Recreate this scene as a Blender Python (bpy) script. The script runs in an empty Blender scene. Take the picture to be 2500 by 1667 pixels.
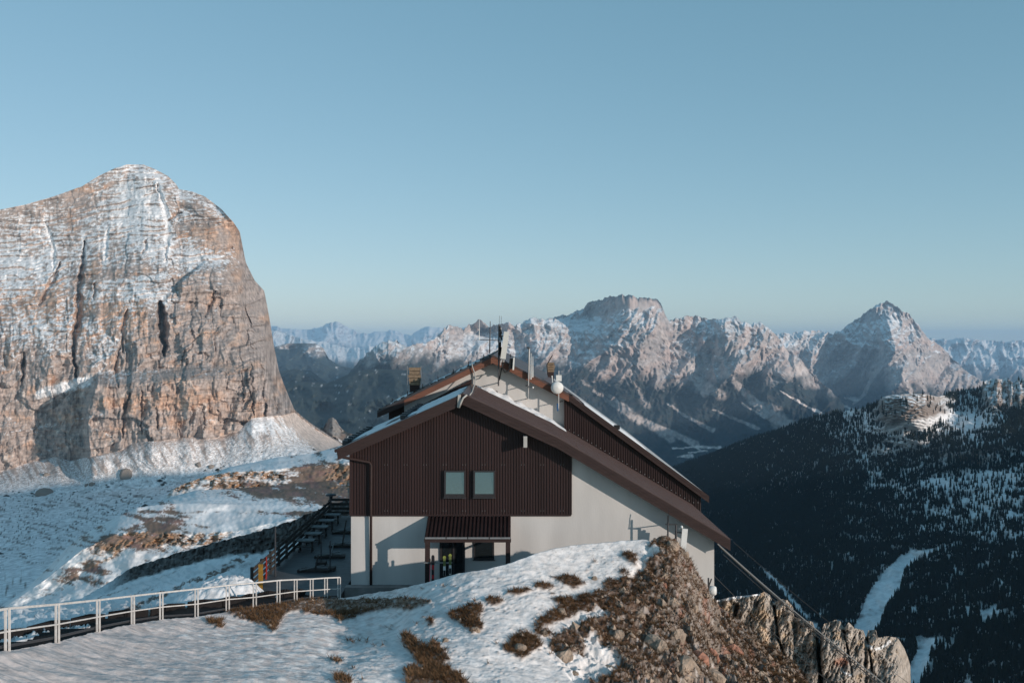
import bpy, math, random
import numpy as np

# ---------------------------------------------------------------- camera, sky, sun, exposure
sc = bpy.context.scene
C = sc.collection
F, CX, CY = 2430.556, 1250.0, 833.5          # focal length and centre in units of the 2500 px wide photograph
cam_d = bpy.data.cameras.new('camera'); cam = bpy.data.objects.new('camera', cam_d); C.objects.link(cam)
cam.location = (0, 0, 0); cam.rotation_euler = (math.pi/2, 0, 0)
cam_d.sensor_width = 36; cam_d.lens = 35; cam_d.clip_start = 0.5; cam_d.clip_end = 300000
sc.camera = cam

SUN_AZ, SUN_EL = math.radians(52), math.radians(12.2)   # right of straight behind the camera
S = np.array([math.sin(SUN_AZ)*math.cos(SUN_EL), -math.cos(SUN_AZ)*math.cos(SUN_EL), math.sin(SUN_EL)])
sd = bpy.data.lights.new('sun', 'SUN'); so = bpy.data.objects.new('sun', sd); C.objects.link(so)
sd.energy = 3.6; sd.angle = math.radians(0.5); sd.color = (1.0, 0.885, 0.79)
from mathutils import Vector
so.rotation_euler = Vector(S).to_track_quat('Z', 'Y').to_euler()
so.location = (200, -150, 200)

world = bpy.data.worlds.new('World'); sc.world = world; world.use_nodes = True
wn, wl = world.node_tree.nodes, world.node_tree.links
bg = wn['Background']; bg.inputs[1].default_value = 0.15
sky = wn.new('ShaderNodeTexSky'); sky.sky_type = 'NISHITA'; sky.sun_disc = False
sky.sun_elevation = SUN_EL
sky.sun_rotation = math.atan2(S[0], S[1])
sky.altitude = 2700; sky.air_density = 1.0; sky.dust_density = 0.6; sky.ozone_density = 2.0
hs = wn.new('ShaderNodeHueSaturation'); hs.inputs['Saturation'].default_value = 1.0
# clear mountain air: the model sky with a gentler rise towards the horizon
sep = wn.new('ShaderNodeSeparateColor'); cmb = wn.new('ShaderNodeCombineColor')
wl.new(sky.outputs[0], hs.inputs['Color']); wl.new(hs.outputs[0], sep.inputs[0])
for ch, (ex, k) in enumerate(((.74, 1.23), (.56, 1.73), (.55, 1.75))):
    pw = wn.new('ShaderNodeMath'); pw.operation = 'POWER'; pw.inputs[1].default_value = ex
    ml = wn.new('ShaderNodeMath'); ml.operation = 'MULTIPLY'; ml.inputs[1].default_value = k
    wl.new(sep.outputs[ch], pw.inputs[0]); wl.new(pw.outputs[0], ml.inputs[0]); wl.new(ml.outputs[0], cmb.inputs[ch])
wl.new(cmb.outputs[0], bg.inputs[0])

sc.view_settings.view_transform = 'Standard'; sc.view_settings.look = 'None'
sc.view_settings.gamma = 1.0; sc.view_settings.use_curve_mapping = False
sc.view_settings.exposure = 0.0
sc.render.engine = 'CYCLES'
cy = sc.cycles
cy.use_denoising = True
try: cy.denoiser = 'OPENIMAGEDENOISE'
except Exception: pass
cy.max_bounces = 6; cy.diffuse_bounces = 4; cy.glossy_bounces = 2; cy.transmission_bounces = 2
cy.volume_bounces = 1; cy.transparent_max_bounces = 6
cy.caustics_reflective = False; cy.caustics_refractive = False

rng = np.random.default_rng(7); random.seed(7)

# ---------------------------------------------------------------- noise in numpy
_perm = rng.permutation(256); PERM = np.concatenate([_perm, _perm]).astype(np.int32)
_a = rng.random(256)*2*np.pi
GX, GY = np.cos(_a).astype(np.float32), np.sin(_a).astype(np.float32)
def noise(x, y, seed=0):
    x = np.asarray(x, dtype=np.float32) + seed*17.31; y = np.asarray(y, dtype=np.float32) + seed*9.77
    x, y = np.broadcast_arrays(x, y)
    xf, yf = np.floor(x), np.floor(y); ix, iy = xf.astype(np.int32) & 255, yf.astype(np.int32) & 255
    fx, fy = x-xf, y-yf
    u, v = fx*fx*fx*(fx*(fx*6-15)+10), fy*fy*fy*(fy*(fy*6-15)+10)
    ix1, iy1 = (ix+1) & 255, (iy+1) & 255
    def g(i, j, dx, dy):
        h = PERM[PERM[i]+j]; return GX[h]*dx+GY[h]*dy
    n00, n10 = g(ix, iy, fx, fy), g(ix1, iy, fx-1, fy)
    n01, n11 = g(ix, iy1, fx, fy-1), g(ix1, iy1, fx-1, fy-1)
    a = n00+u*(n10-n00); b = n01+u*(n11-n01)
    return (a+v*(b-a))*1.5
def fbm(x, y, o=4, seed=0, gain=.5, lac=2.03):
    r = 0; a = 1.0; t = 0
    for k in range(o):
        r = r+a*noise(x, y, seed+k*3.1); t += a; a *= gain; x = x*lac; y = y*lac
    return r/t
def ridged(x, y, o=4, seed=0, gain=.5, lac=2.03):
    r = 0; a = 1.0; t = 0
    for k in range(o):
        n = 1-np.abs(noise(x, y, seed+k*3.1))*1.6; r = r+a*n; t += a; a *= gain; x = x*lac; y = y*lac
    return r/t
def sstep(a, b, x):
    t = np.clip((x-a)/(b-a), 0, 1); return t*t*(3-2*t)
def pl(x, pts):
    if np.isscalar(pts): return np.full_like(np.asarray(x, dtype=float), pts)
    return np.interp(x, [p[0] for p in pts], [p[1] for p in pts])
def in_poly(x, y, poly):
    c = np.zeros(np.shape(x), dtype=bool); n = len(poly)
    for i in range(n):
        x1, y1 = poly[i]; x2, y2 = poly[(i+1) % n]
        if y1 == y2: continue
        m = ((y1 > y) != (y2 > y)) & (x < (x2-x1)*(y-y1)/(y2-y1)+x1); c ^= m
    return c
def seg_dist(x, y, pts):
    """distance to a polyline and the position along it (0..1)"""
    best = np.full(np.shape(x), 1e9); along = np.zeros(np.shape(x)); n = len(pts)-1
    for i in range(n):
        x1, y1 = pts[i]; x2, y2 = pts[i+1]; dx, dy = x2-x1, y2-y1; L = dx*dx+dy*dy
        t = np.clip(((x-x1)*dx+(y-y1)*dy)/L, 0, 1); d = np.hypot(x-x1-t*dx, y-y1-t*dy)
        m = d < best; best = np.where(m, d, best); along = np.where(m, (i+t)/n, along)
    return best, along
def mixc(a, b, t):
    t = np.clip(t, 0, 1)[..., None]; return a*(1-t)+b*t
def col(*c): return np.array(c, dtype=float)

# ---------------------------------------------------------------- tags, materials, mesh helpers
def tag(o, label=None, cat=None, group=None, kind=None):
    if label: o['label'] = label
    if cat: o['category'] = cat
    if group: o['group'] = group
    if kind: o['kind'] = kind
    return o
def P(px, py, D): return ((px-CX)/F*D, D, (CY-py)/F*D)
def PX(px, D): return (px-CX)/F*D
def PZ(py, D): return (CY-py)/F*D

def mat_attr(name, rough=.9, nscale=1.0, namp=.25, bscale=2.0, bstr=.3, bdist=.1, spec=.2, detail=6.0):
    m = bpy.data.materials.new(name); m.use_nodes = True; n, l = m.node_tree.nodes, m.node_tree.links
    b = n['Principled BSDF']; b.inputs['Roughness'].default_value = rough
    b.inputs['Specular IOR Level'].default_value = spec
    at = n.new('ShaderNodeAttribute'); at.attribute_name = 'Col'
    tc = n.new('ShaderNodeTexCoord')
    nt = n.new('ShaderNodeTexNoise'); nt.inputs['Scale'].default_value = nscale; nt.inputs['Detail'].default_value = detail
    mr = n.new('ShaderNodeMapRange'); mr.inputs[1].default_value = .3; mr.inputs[2].default_value = .7
    mr.inputs[3].default_value = 1-namp; mr.inputs[4].default_value = 1+namp
    mx = n.new('ShaderNodeMix'); mx.data_type = 'RGBA'; mx.blend_type = 'MULTIPLY'; mx.inputs[0].default_value = 1
    l.new(tc.outputs['Object'], nt.inputs['Vector']); l.new(nt.outputs[0], mr.inputs[0])
    l.new(at.outputs['Color'], mx.inputs[6]); l.new(mr.outputs[0], mx.inputs[7]); l.new(mx.outputs[2], b.inputs['Base Color'])
    if bstr > 0:
        bt = n.new('ShaderNodeTexNoise'); bt.inputs['Scale'].default_value = bscale; bt.inputs['Detail'].default_value = 8
        bu = n.new('ShaderNodeBump'); bu.inputs['Strength'].default_value = bstr; bu.inputs['Distance'].default_value = bdist
        l.new(tc.outputs['Object'], bt.inputs['Vector']); l.new(bt.outputs[0], bu.inputs['Height']); l.new(bu.outputs[0], b.inputs['Normal'])
    return m
def mat(name, c, rough=.6, metal=0.0, namp=.12, nscale=6.0, bstr=.05, bscale=30.0, spec=.3, stretch=(1, 1, 1), bdist=.01):
    m = bpy.data.materials.new(name); m.use_nodes = True; n, l = m.node_tree.nodes, m.node_tree.links
    b = n['Principled BSDF']; b.inputs['Roughness'].default_value = rough; b.inputs['Metallic'].default_value = metal
    b.inputs['Specular IOR Level'].default_value = spec
    tc = n.new('ShaderNodeTexCoord'); mp = n.new('ShaderNodeMapping'); mp.inputs['Scale'].default_value = stretch
    nt = n.new('ShaderNodeTexNoise'); nt.inputs['Scale'].default_value = nscale; nt.inputs['Detail'].default_value = 5
    mr = n.new('ShaderNodeMapRange'); mr.inputs[1].default_value = .25; mr.inputs[2].default_value = .75
    mr.inputs[3].default_value = 1-namp; mr.inputs[4].default_value = 1+namp
    mx = n.new('ShaderNodeMix'); mx.data_type = 'RGBA'; mx.blend_type = 'MULTIPLY'; mx.inputs[0].default_value = 1
    mx.inputs[6].default_value = (*c, 1)
    l.new(tc.outputs['Object'], mp.inputs['Vector']); l.new(mp.outputs[0], nt.inputs['Vector']); l.new(nt.outputs[0], mr.inputs[0])
    l.new(mr.outputs[0], mx.inputs[7]); l.new(mx.outputs[2], b.inputs['Base Color'])
    if bstr > 0:
        bt = n.new('ShaderNodeTexNoise'); bt.inputs['Scale'].default_value = bscale; bt.inputs['Detail'].default_value = 4
        bu = n.new('ShaderNodeBump'); bu.inputs['Strength'].default_value = bstr; bu.inputs['Distance'].default_value = bdist
        l.new(mp.outputs[0], bt.inputs['Vector']); l.new(bt.outputs[0], bu.inputs['Height']); l.new(bu.outputs[0], b.inputs['Normal'])
    return m

def link_mesh(name, verts, faces, m=None, parent=None, smooth=False):
    me = bpy.data.meshes.new(name); me.from_pydata([tuple(v) for v in verts], [], faces); me.update()
    if smooth: me.polygons.foreach_set('use_smooth', [True]*len(me.polygons))
    o = bpy.data.objects.new(name, me); C.objects.link(o)
    if m: me.materials.append(m)
    if parent: o.parent = parent
    return o
def set_col(me, colr):
    a = me.color_attributes.new('Col', 'FLOAT_COLOR', 'POINT')
    c4 = np.ones((len(me.vertices), 4), dtype=np.float32); c4[:, :3] = np.clip(colr.reshape(-1, 3), 0, 1)
    a.data.foreach_set('color', c4.ravel())
def grid_mesh(name, V, colr, m, smooth=True, kind='structure', keep=None):
    R, N = V.shape[:2]
    me = bpy.data.meshes.new(name)
    idx = np.arange(R*N).reshape(R, N)
    q = np.stack([idx[:-1, :-1], idx[:-1, 1:], idx[1:, 1:], idx[1:, :-1]], -1).reshape(-1, 4)
    me.vertices.add(R*N); me.vertices.foreach_set('co', V.astype(np.float32).ravel())
    me.loops.add(q.size); me.loops.foreach_set('vertex_index', q.astype(np.int32).ravel())
    me.polygons.add(len(q)); me.polygons.foreach_set('loop_start', np.arange(0, q.size, 4, dtype=np.int32))
    me.polygons.foreach_set('use_smooth', np.full(len(q), smooth))
    me.update(calc_edges=True)
    set_col(me, colr); me.materials.append(m)
    o = bpy.data.objects.new(name, me); C.objects.link(o)
    if kind: o['kind'] = kind
    return o
def sheet(px0, px1, nc, curves, rows, ext=0):
    """terrain in columns (bearing) and rows (from the near foot over the crest to the far side)"""
    px = np.linspace(px0, px1, nc) if not ext else np.concatenate([px0-np.linspace(1, 0, 26, endpoint=False)**2*ext, np.linspace(px0, px1, nc-26)])   # coarser columns carry the ground on past the edge of the view
    ys = [pl(px, c[0]) for c in curves]; ds = [pl(px, c[1]) for c in curves]
    PYs, Ds, B = [], [], []
    for i in range(len(curves)-1):
        n = rows[i]; t = np.linspace(0, 1, n, endpoint=(i == len(curves)-2))[:, None]
        PYs.append(ys[i]*(1-t)+ys[i+1]*t); Ds.append(ds[i]*(1-t)+ds[i+1]*t); B.append(np.full((n, nc), float(i))+t)
    PYg = np.concatenate(PYs); Dg = np.concatenate(Ds); Bg = np.concatenate(B)
    return np.broadcast_to(px, PYg.shape).copy(), PYg, Dg, Bg
def to_world(px, py, D): return np.stack([(px-CX)/F*D, D, (CY-py)/F*D], -1)
def normals(V):
    du = np.gradient(V, axis=1); dv = np.gradient(V, axis=0)
    n = np.cross(du, dv); n /= np.linalg.norm(n, axis=-1, keepdims=True)+1e-12
    return n
def blur(a, k=1):
    for _ in range(k):
        b = np.pad(a, 1, mode='edge'); a = (b[:-2, 1:-1]+b[2:, 1:-1]+b[1:-1, :-2]+b[1:-1, 2:]+2*a)/6
    return a

SNOW = col(.81, .80, .80)
M_far = mat_attr('distant_rock', nscale=.012, namp=.28, bscale=.01, bstr=.2, bdist=25)
M_mtn = mat_attr('banded_dolomite', nscale=.11, namp=.34, bscale=.16, bstr=.5, bdist=3.5)
M_ground = mat_attr('snow_and_turf', nscale=2.2, namp=.20, bscale=2.6, bstr=.85, bdist=.10, rough=.75)
M_slope = mat_attr('snowy_hillside', nscale=.12, namp=.15, bscale=.4, bstr=.22, bdist=.4)
M_crag = mat_attr('crag_rock', nscale=1.1, namp=.35, bscale=2.2, bstr=.8, bdist=.25)

# ================================================================ far ranges
def far_range(name, px0, px1, nc, ridge, D, base, amp, rough_px, rockc, snowmix, seed, label, rows=60):
    px, py, Dg, B = sheet(px0, px1, nc, [(base, D*.72), (ridge, D), ([(p[0], p[1]+60) for p in ridge], D*1.15)], [rows, 8])
    up = sstep(0, .25, B)*(B <= 1)
    jag = fbm(px/rough_px, px*0+seed, 4, seed)*rough_px*.35
    py = py+jag*sstep(.3, 1, B)
    r = ridged(px/(rough_px*2.2)+.25*fbm(px/60, py/60, 2, seed+5), py/(rough_px*4), 5, seed+2)
    Dg = Dg-amp*(r-.6)*up
    V = to_world(px, py, Dg); n = normals(V)
    s = sstep(.35, .65, n[..., 2]+.5*fbm(px/9, py/6, 3, seed+8)+snowmix)
    c = mixc(np.broadcast_to(rockc, V.shape), np.broadcast_to(SNOW, V.shape), s*sstep(.25, .6, B))
    c = mixc(c, np.broadcast_to(col(.05, .065, .06), V.shape), 1-sstep(.12, .4, B+.15*fbm(px/30, py/30, 3, seed+4)))
    o = grid_mesh(name, V, c, M_far); o['label'] = label; return o
far_range('mountain', 560, 1150, 240, [(560, 800), (665, 795), (700, 803), (760, 806), (790, 797), (820, 785), (840, 792), (870, 810), (900, 815), (935, 810), (955, 804), (985, 815), (1005, 820), (1030, 803), (1050, 798), (1085, 806), (1150, 800)],
          46000, 880, 2500, 22, col(.30, .27, .27), -.22, 11, 'palest blue range far behind the left end of the lodge roof')
far_range('mountain', 600, 1000, 200, [(600, 820), (670, 806), (700, 815), (740, 828), (790, 835), (850, 850), (900, 845), (1000, 860)],
          27000, 905, 1500, 18, col(.26, .24, .23), -.12, 21, 'hazy lower range beside the big rock face')
far_range('mountain', 2150, 2620, 200, [(2150, 850), (2240, 830), (2280, 826), (2310, 830), (2350, 824), (2400, 830), (2450, 834), (2500, 830), (2620, 835)],
          30000, 960, 1800, 16, col(.24, .22, .22), -.08, 31, 'flat-topped blue range at the right edge behind the pointed peak')

# ---------------------------------------------------------------- forested middle hills on the left
def wood_hill(name, px0, px1, nc, ridge, Dr, base, Db, seed, label, cliff=None, rows=70):
    px, py, Dg, B = sheet(px0, px1, nc, [(base, Db), (ridge, Dr), ([(p[0], p[1]+80) for p in ridge], Dr*1.1)], [rows, 6])
    Dg = Dg-.06*Dr*(ridged(px/120, py/90, 5, seed)-.6)*sstep(0, .15, B)*(1-sstep(.9, 1.0, B))
    V = to_world(px, py, Dg); n = normals(V)
    f = fbm(px/14, py/9, 5, seed+3)
    c = mixc(np.broadcast_to(col(.03, .042, .04), V.shape), np.broadcast_to(SNOW*.8, V.shape), sstep(.36, .58, f+.2*B-.14)*.8)
    if cliff is not None:
        for (cx, cy_, rx, ry) in cliff:
            w = sstep(1.15, .7, np.hypot((px-cx)/rx, (py-cy_)/ry)+.35*fbm(px/11, py/8, 4, seed+9))
            rk = mixc(np.broadcast_to(col(.30, .26, .24), V.shape), np.broadcast_to(SNOW, V.shape), sstep(.1, .3, fbm(px/10, py/5, 3, seed+1)))
            c = mixc(c, rk, w)
    o = grid_mesh(name, V, c, M_far); o['label'] = label; return o
wood_hill('hill', 620, 1000, 170, [(620, 868), (660, 850), (700, 838), (740, 838), (770, 838), (790, 850), (803, 876), (830, 893), (900, 905), (1000, 900)], 15000, 960, 12500, 41,
          'blue wooded hill with a small pale cliff on its end', [(770, 855, 34, 20), (700, 845, 30, 8)])
wood_hill('hill', 620, 1010, 190, [(620, 930), (680, 905), (720, 900), (760, 905), (800, 935), (840, 945), (880, 960), (1010, 970)], 9500, 1030, 8200, 43, 'dark wooded hill below the small pale cliff')
wood_hill('hill', 600, 1010, 220, [(600, 960), (660, 950), (720, 930), (800, 935), (870, 905), (920, 900), (1010, 905)], 7200, 1130, 4600, 45, 'dark forest slope between the rock face and the lodge roof')

# ================================================================ great massif on the right (rock, snow, forest foot)
def massif(name, px0, px1, nc, ridge, Dr, base, Db, rows, seed, amp, streaks, forest, label, jag=5, snowb=0.0, extra=None, bulges=(), back=120):
    px, py, Dg, B = sheet(px0, px1, nc, [(base, Db), (ridge, Dr), ([(p[0], p[1]+back) for p in ridge], [(px0, float(pl(px0, Dr) if not np.isscalar(Dr) else Dr)*1.12), (px1, float(pl(px1, Dr) if not np.isscalar(Dr) else Dr)*1.12)])], [rows, 10])
    py = py+jag*(ridged(px/17, px*0+.3, 4, seed)-.62)*-2.2*sstep(.75, 1, B)
    wx = px+28*fbm(px/110, py/110, 3, seed+1); wy = py+20*fbm(px/90, py/90, 3, seed+2)
    tilt = wx+.45*(wy-900)
    r1 = ridged(tilt/170, wy/230, 2, seed+3)
    r2 = ridged((wx+.2*wy)/52, wy/105, 4, seed+4, .55)
    r3 = ridged((wx-.3*wy)/17, wy/24, 4, seed+6, .55)
    up = sstep(0.02, .45, B)*(1-sstep(.97, 1.03, B)*.8)
    Dg = Dg-amp*up*(.32*(r1-.6)+.17*(r2-.6)+.05*(r3-.6))
    for (cx, cy_, rx, ry, a) in bulges:
        Dg = Dg-a*np.exp(-((px-cx)/rx)**2-((py-cy_)/ry)**2)
    V = to_world(px, py, Dg); n = normals(V)
    rk = mixc(np.broadcast_to(col(.40, .355, .335), V.shape), np.broadcast_to(col(.50, .39, .345), V.shape), sstep(-.25, .45, fbm(px/45, py/40, 4, seed+7)))
    rk = mixc(rk, np.broadcast_to(col(.20, .185, .185), V.shape), .9*sstep(.05, .45, fbm(px/9, py/12, 5, seed+12, .6)))*(1+.16*noise(px/3.2, py/4.5, seed+17))[..., None]
    alt = sstep(1000, 760, py)
    s = sstep(.42, .68, n[..., 2]*.75+.45*fbm((px+.8*py)/20, (py-.2*px)/11, 4, seed+8, .42)+.36*alt-.36+snowb)
    if extra is not None:
        for (cx, cy_, rx, ry, a) in extra:
            w = np.clip(1.25-np.hypot((px-cx)/rx, (py-cy_)/ry), 0, 1)
            s = np.clip(s+.75*a*w*sstep(-.25, .15, fbm(px/12, py/7, 4, seed+31)+.25*(n[..., 2]-.5)), 0, 1)
    c = mixc(rk, np.broadcast_to(SNOW, V.shape), s)
    fl = pl(px, forest)-16+46*fbm((px+.6*py)/46, py/70, 4, seed+9)
    fo = sstep(-18, 22, py-fl)*sstep(-.55, -.2, fbm(px/13, py/9, 4, seed+10)+.006*(py-fl))
    fc = mixc(np.broadcast_to(col(.028, .038, .038), V.shape), np.broadcast_to(col(.06, .056, .052), V.shape), sstep(-.1, .4, fbm(px/18, py/14, 4, seed+13)))
    c = mixc(c, fc, fo)
    for (pts, w, br) in streaks:
        d, al = seg_dist(px+6*fbm(px/20, py/20, 3, seed+14), py+4*fbm(px/15, py/15, 3, seed+15), pts)
        c = mixc(c, np.broadcast_to(col(.56, .48, .44)*br, V.shape), sstep(1.0, .45, d/(w*(.45+.75*al)))*.85*(.6+.5*sstep(-.3, .2, fbm(px/9, py/12, 3, seed+16))))
    o = grid_mesh(name, V, c, M_far); o['label'] = label; return o

massif('mountain', 1865, 2560, 380, [(1865, 850), (1895, 815), (1930, 812), (1960, 808), (2000, 806), (2030, 813), (2060, 802), (2100, 772), (2130, 750), (2150, 740), (2165, 735), (2180, 743), (2195, 752), (2215, 762), (2240, 790), (2262, 822), (2290, 838), (2320, 868), (2350, 898), (2380, 920), (2430, 945), (2560, 985)],
       14500, [(1865, 1035), (2100, 1060), (2560, 1070)], 13000, 225, 61, 1500,
       [([(2085, 985), (2110, 960), (2140, 900)], 8, .9), ([(2235, 850), (2240, 905), (2260, 960), (2285, 985)], 7, .9), ([(2290, 890), (2330, 930), (2350, 970)], 22, .85), ([(2250, 870), (2300, 930), (2330, 975)], 6, .9), ([(2205, 910), (2222, 950), (2225, 985)], 9, 1.2),
        ([(1995, 952), (2040, 985), (2120, 1012), (2165, 1010)], 4, 1.9), ([(2060, 970), (2090, 975)], 5, 1.5)],
       [(1865, 900), (1950, 930), (2050, 940), (2130, 935), (2240, 960), (2350, 975), (2560, 980)], 'pointed pyramid peak on the right with snow down its shaded left face', jag=4, snowb=.05,
       extra=[(1960, 830, 90, 26, .75), (2080, 880, 60, 50, .55), (2150, 800, 50, 40, .4)],
       bulges=[(2190, 860, 60, 160, 900), (2080, 940, 70, 90, -500)], back=40)
massif('mountain', 800, 2060, 640, [(800, 965), (840, 925), (868, 892), (885, 872), (905, 853), (930, 838), (955, 828), (975, 832), (990, 842), (1010, 838), (1040, 836), (1060, 828), (1075, 810), (1090, 797), (1105, 792), (1120, 798), (1132, 799), (1150, 790), (1168, 779), (1180, 784), (1195, 795), (1215, 793), (1235, 789), (1245, 786), (1258, 793), (1275, 788), (1290, 780), (1310, 775), (1322, 778), (1340, 776), (1360, 774), (1380, 768), (1400, 760), (1420, 756), (1432, 742), (1450, 733), (1475, 728), (1500, 720), (1520, 718), (1540, 722), (1560, 727), (1585, 729), (1600, 726), (1612, 740), (1622, 760), (1635, 782), (1650, 778), (1680, 771), (1705, 772), (1730, 778), (1760, 780), (1780, 775), (1793, 769), (1805, 780), (1825, 790), (1840, 790), (1855, 786), (1870, 795), (1890, 815), (1905, 830), (1930, 862), (1950, 872), (1975, 905), (2010, 935), (2060, 985)],
       [(800, 9000), (1000, 9500), (1150, 10500), (1400, 11500), (2060, 10500)], [(800, 1075), (1000, 1075), (1300, 1110), (1500, 1125), (1700, 1145), (1900, 1120), (2060, 1080)], [(800, 7600), (1000, 8000), (1300, 9300), (1600, 9600), (2060, 9000)], 330, 51, 1100,
       [([(1600, 770), (1618, 820), (1650, 860), (1685, 905), (1720, 960)], 11, 1.0), ([(1690, 890), (1705, 930), (1760, 965)], 14, 1.05), ([(1750, 850), (1780, 920), (1830, 970), (1880, 1015), (1960, 1050)], 15, 1.0), ([(1850, 985), (1895, 1005), (1905, 1030)], 24, .9),
        ([(1540, 900), (1560, 960), (1580, 990)], 9, .8), ([(1630, 985), (1690, 1025), (1740, 1050)], 6, 1.0), ([(1480, 960), (1560, 1020), (1640, 1070)], 12, .95), ([(1560, 1020), (1650, 1060), (1700, 1085)], 10, 1.0),
        ([(1420, 930), (1480, 975), (1560, 1030)], 8, .85), ([(1740, 1000), (1790, 1020), (1850, 1045)], 5, .9), ([(1810, 985), (1860, 1015), (1900, 1030), (1960, 1065)], 6, 1.0), ([(1905, 955), (1940, 975), (1975, 995), (2010, 1010)], 4, 1.7), ([(1920, 850), (1940, 885), (1960, 905)], 16, 1.15),
        ([(1000, 930), (1010, 960), (1020, 990)], 14, .9), ([(1060, 940), (1080, 990)], 12, .9), ([(1110, 975), (1130, 1000)], 12, .8), ([(850, 975), (900, 985)], 5, 1.0),
        ([(1640, 1095), (1700, 1090), (1760, 1092)], 4, 1.6), ([(1680, 1105), (1725, 1100)], 3, 1.7), ([(1655, 1115), (1690, 1112)], 5, 1.5), ([(1690, 1085), (1710, 1100)], 3, 1.6)],
       [(800, 895), (900, 900), (1000, 880), (1100, 890), (1300, 900), (1400, 905), (1500, 935), (1600, 950), (1700, 960), (1800, 930), (1900, 930), (2060, 960)], 'broad rocky massif with a notched snowy crown behind the lodge', jag=5,
       extra=[(1150, 850, 140, 40, .6), (1245, 860, 60, 60, .55), (1530, 775, 60, 30, .6), (1440, 800, 60, 22, .5), (1060, 870, 90, 24, .3), (1760, 800, 40, 22, .4), (1830, 810, 30, 20, .35), (1930, 850, 26, 40, .4), (1350, 860, 80, 60, .2)],
       bulges=[(1525, 712, 75, 62, 520), (1560, 800, 90, 90, 500), (1440, 770, 55, 35, -500), (960, 870, 60, 45, 600), (1180, 810, 60, 25, -500), (1400, 900, 130, 120, 400), (1130, 800, 60, 40, -300), (1780, 860, 60, 90, 350)])

# ================================================================ the great rock face on the left, its scree and the valley floor
RIDGE_T = [(-80, 520), (0, 512), (60, 500), (130, 480), (200, 455), (240, 430), (280, 411), (310, 402), (350, 402), (380, 414), (410, 430), (430, 450), (437, 462), (470, 468), (500, 480), (540, 510), (570, 543), (585, 565), (592, 600), (600, 640), (612, 665), (622, 685), (645, 710), (653, 750), (660, 790), (668, 840), (680, 900), (690, 930), (704, 965), (719, 1000), (735, 1014), (760, 1034), (800, 1060), (840, 1082), (900, 1100)]
BASE_T = [(-80, 1170), (0, 1150), (60, 1132), (100, 1118), (140, 1112), (170, 1125), (200, 1118), (240, 1112), (290, 1100), (320, 1083), (345, 1078), (400, 1074), (450, 1066), (520, 1070), (580, 1052), (614, 1020), (650, 1016), (690, 1013), (719, 1006), (735, 1018), (760, 1038), (800, 1064), (840, 1086), (900, 1104)]
FOOT_T = [(-80, 1230), (0, 1215), (200, 1205), (430, 1185), (600, 1150), (700, 1130), (840, 1112), (900, 1125)]
nc = 560
px, py, Dg, B = sheet(-80, 900, nc, [(1640, 620), ([(-80, 1420), (0, 1400), (400, 1340), (900, 1230)], 1250), (FOOT_T, 1880), (BASE_T, 2040), (RIDGE_T, [(-80, 2500), (310, 2570), (560, 2440), (650, 2440), (900, 2420)]), ([(p[0], p[1]+150) for p in RIDGE_T], 3000)],
                      [20, 50, 110, 390, 8], ext=900)
cl = np.clip(B-3, 0, 1); on = sstep(3.0, 3.03, B)*(1-sstep(3.985, 4.02, B))
ridge_y = pl(px, RIDGE_T); base_y = pl(px, BASE_T)
h = np.clip((base_y-py)/np.maximum(base_y-ridge_y, 1), 0, 1)
# profile: steep wall below, leaning ledges above
lean = np.clip(.18*h+.82*sstep(.25, 1.0, h)**1.1, 0, 1)
Dtop = pl(px, [(-80, 2500), (310, 2570), (560, 2440), (650, 2440), (900, 2420)])
Dc = 2040+(Dtop-2040)*lean
s_ = py+.12*(px-300)+20*fbm(px/170, py/130, 4, 71)                    # bedding coordinate
lay = s_/19+1.5*noise(s_/55, px/300, 73)
lay2 = s_/7.3+1.0*noise(s_/19, px/160, 74)
def saw(t):
    f = t-np.floor(t); return np.where(f < .78, (f/.78)**1.6, (1-f)/.22)-.4
upper = sstep(900, 560, py+.25*(px-250))
led = (7*saw(-lay)*(.35+.8*upper)*(.25+1.1*sstep(-.3, .3, fbm(px/55, py/22, 3, 70)))+3.2*saw(-lay2)*(.4+.7*upper)*(.1+1.2*sstep(-.25, .3, fbm(px/30, py/14, 3, 69))))
wxx = px+24*fbm(px/75, py/75, 3, 75); wyy = py+18*fbm(px/60, py/60, 3, 68)
vert = 34*(ridged(wxx/120, (wyy+.35*px)/240, 3, 76, .55)-.62)+12*(ridged(wxx/41, wyy/92, 4, 77, .6)-.62)+3*fbm(wxx/13, wyy/24, 4, 78, .6)+1.2*fbm(px/5, py/6, 3, 79)
def blocks(w, p, amp, seed):
    L = s_/p+.9*noise(px/95, s_/45, seed); li = np.floor(L)
    h1 = np.sin(li*12.9898+seed)*43758.5453; h1 = h1-np.floor(h1)
    bi = np.floor((px+7*fbm(px/80, py/60, 2, 68))/w+.16*noise(px/22, py/44, seed+1)+h1*9)
    h2 = np.sin(bi*78.233+li*37.719+seed*3.1)*24634.6345; return amp*(h2-np.floor(h2)-.5)
vert = vert*(1-.75*upper)+(blocks(66, 95, 20, 1)+blocks(27, 38, 11, 2)+blocks(11, 15, 5, 3))*(1-.72*upper)
dis = led*.9-vert
def gully(pts, w, depth, sharp=1.0):
    d, al = seg_dist(px+8*fbm(px/26, py/18, 4, 80), py, pts)
    return depth*np.clip(1-d/(w*(.25+.9*np.sin(np.pi*np.clip(al, .02, .98))*(.75+.5*noise(py/23, px*0, 66)))), 0, 1)**.8
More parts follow.
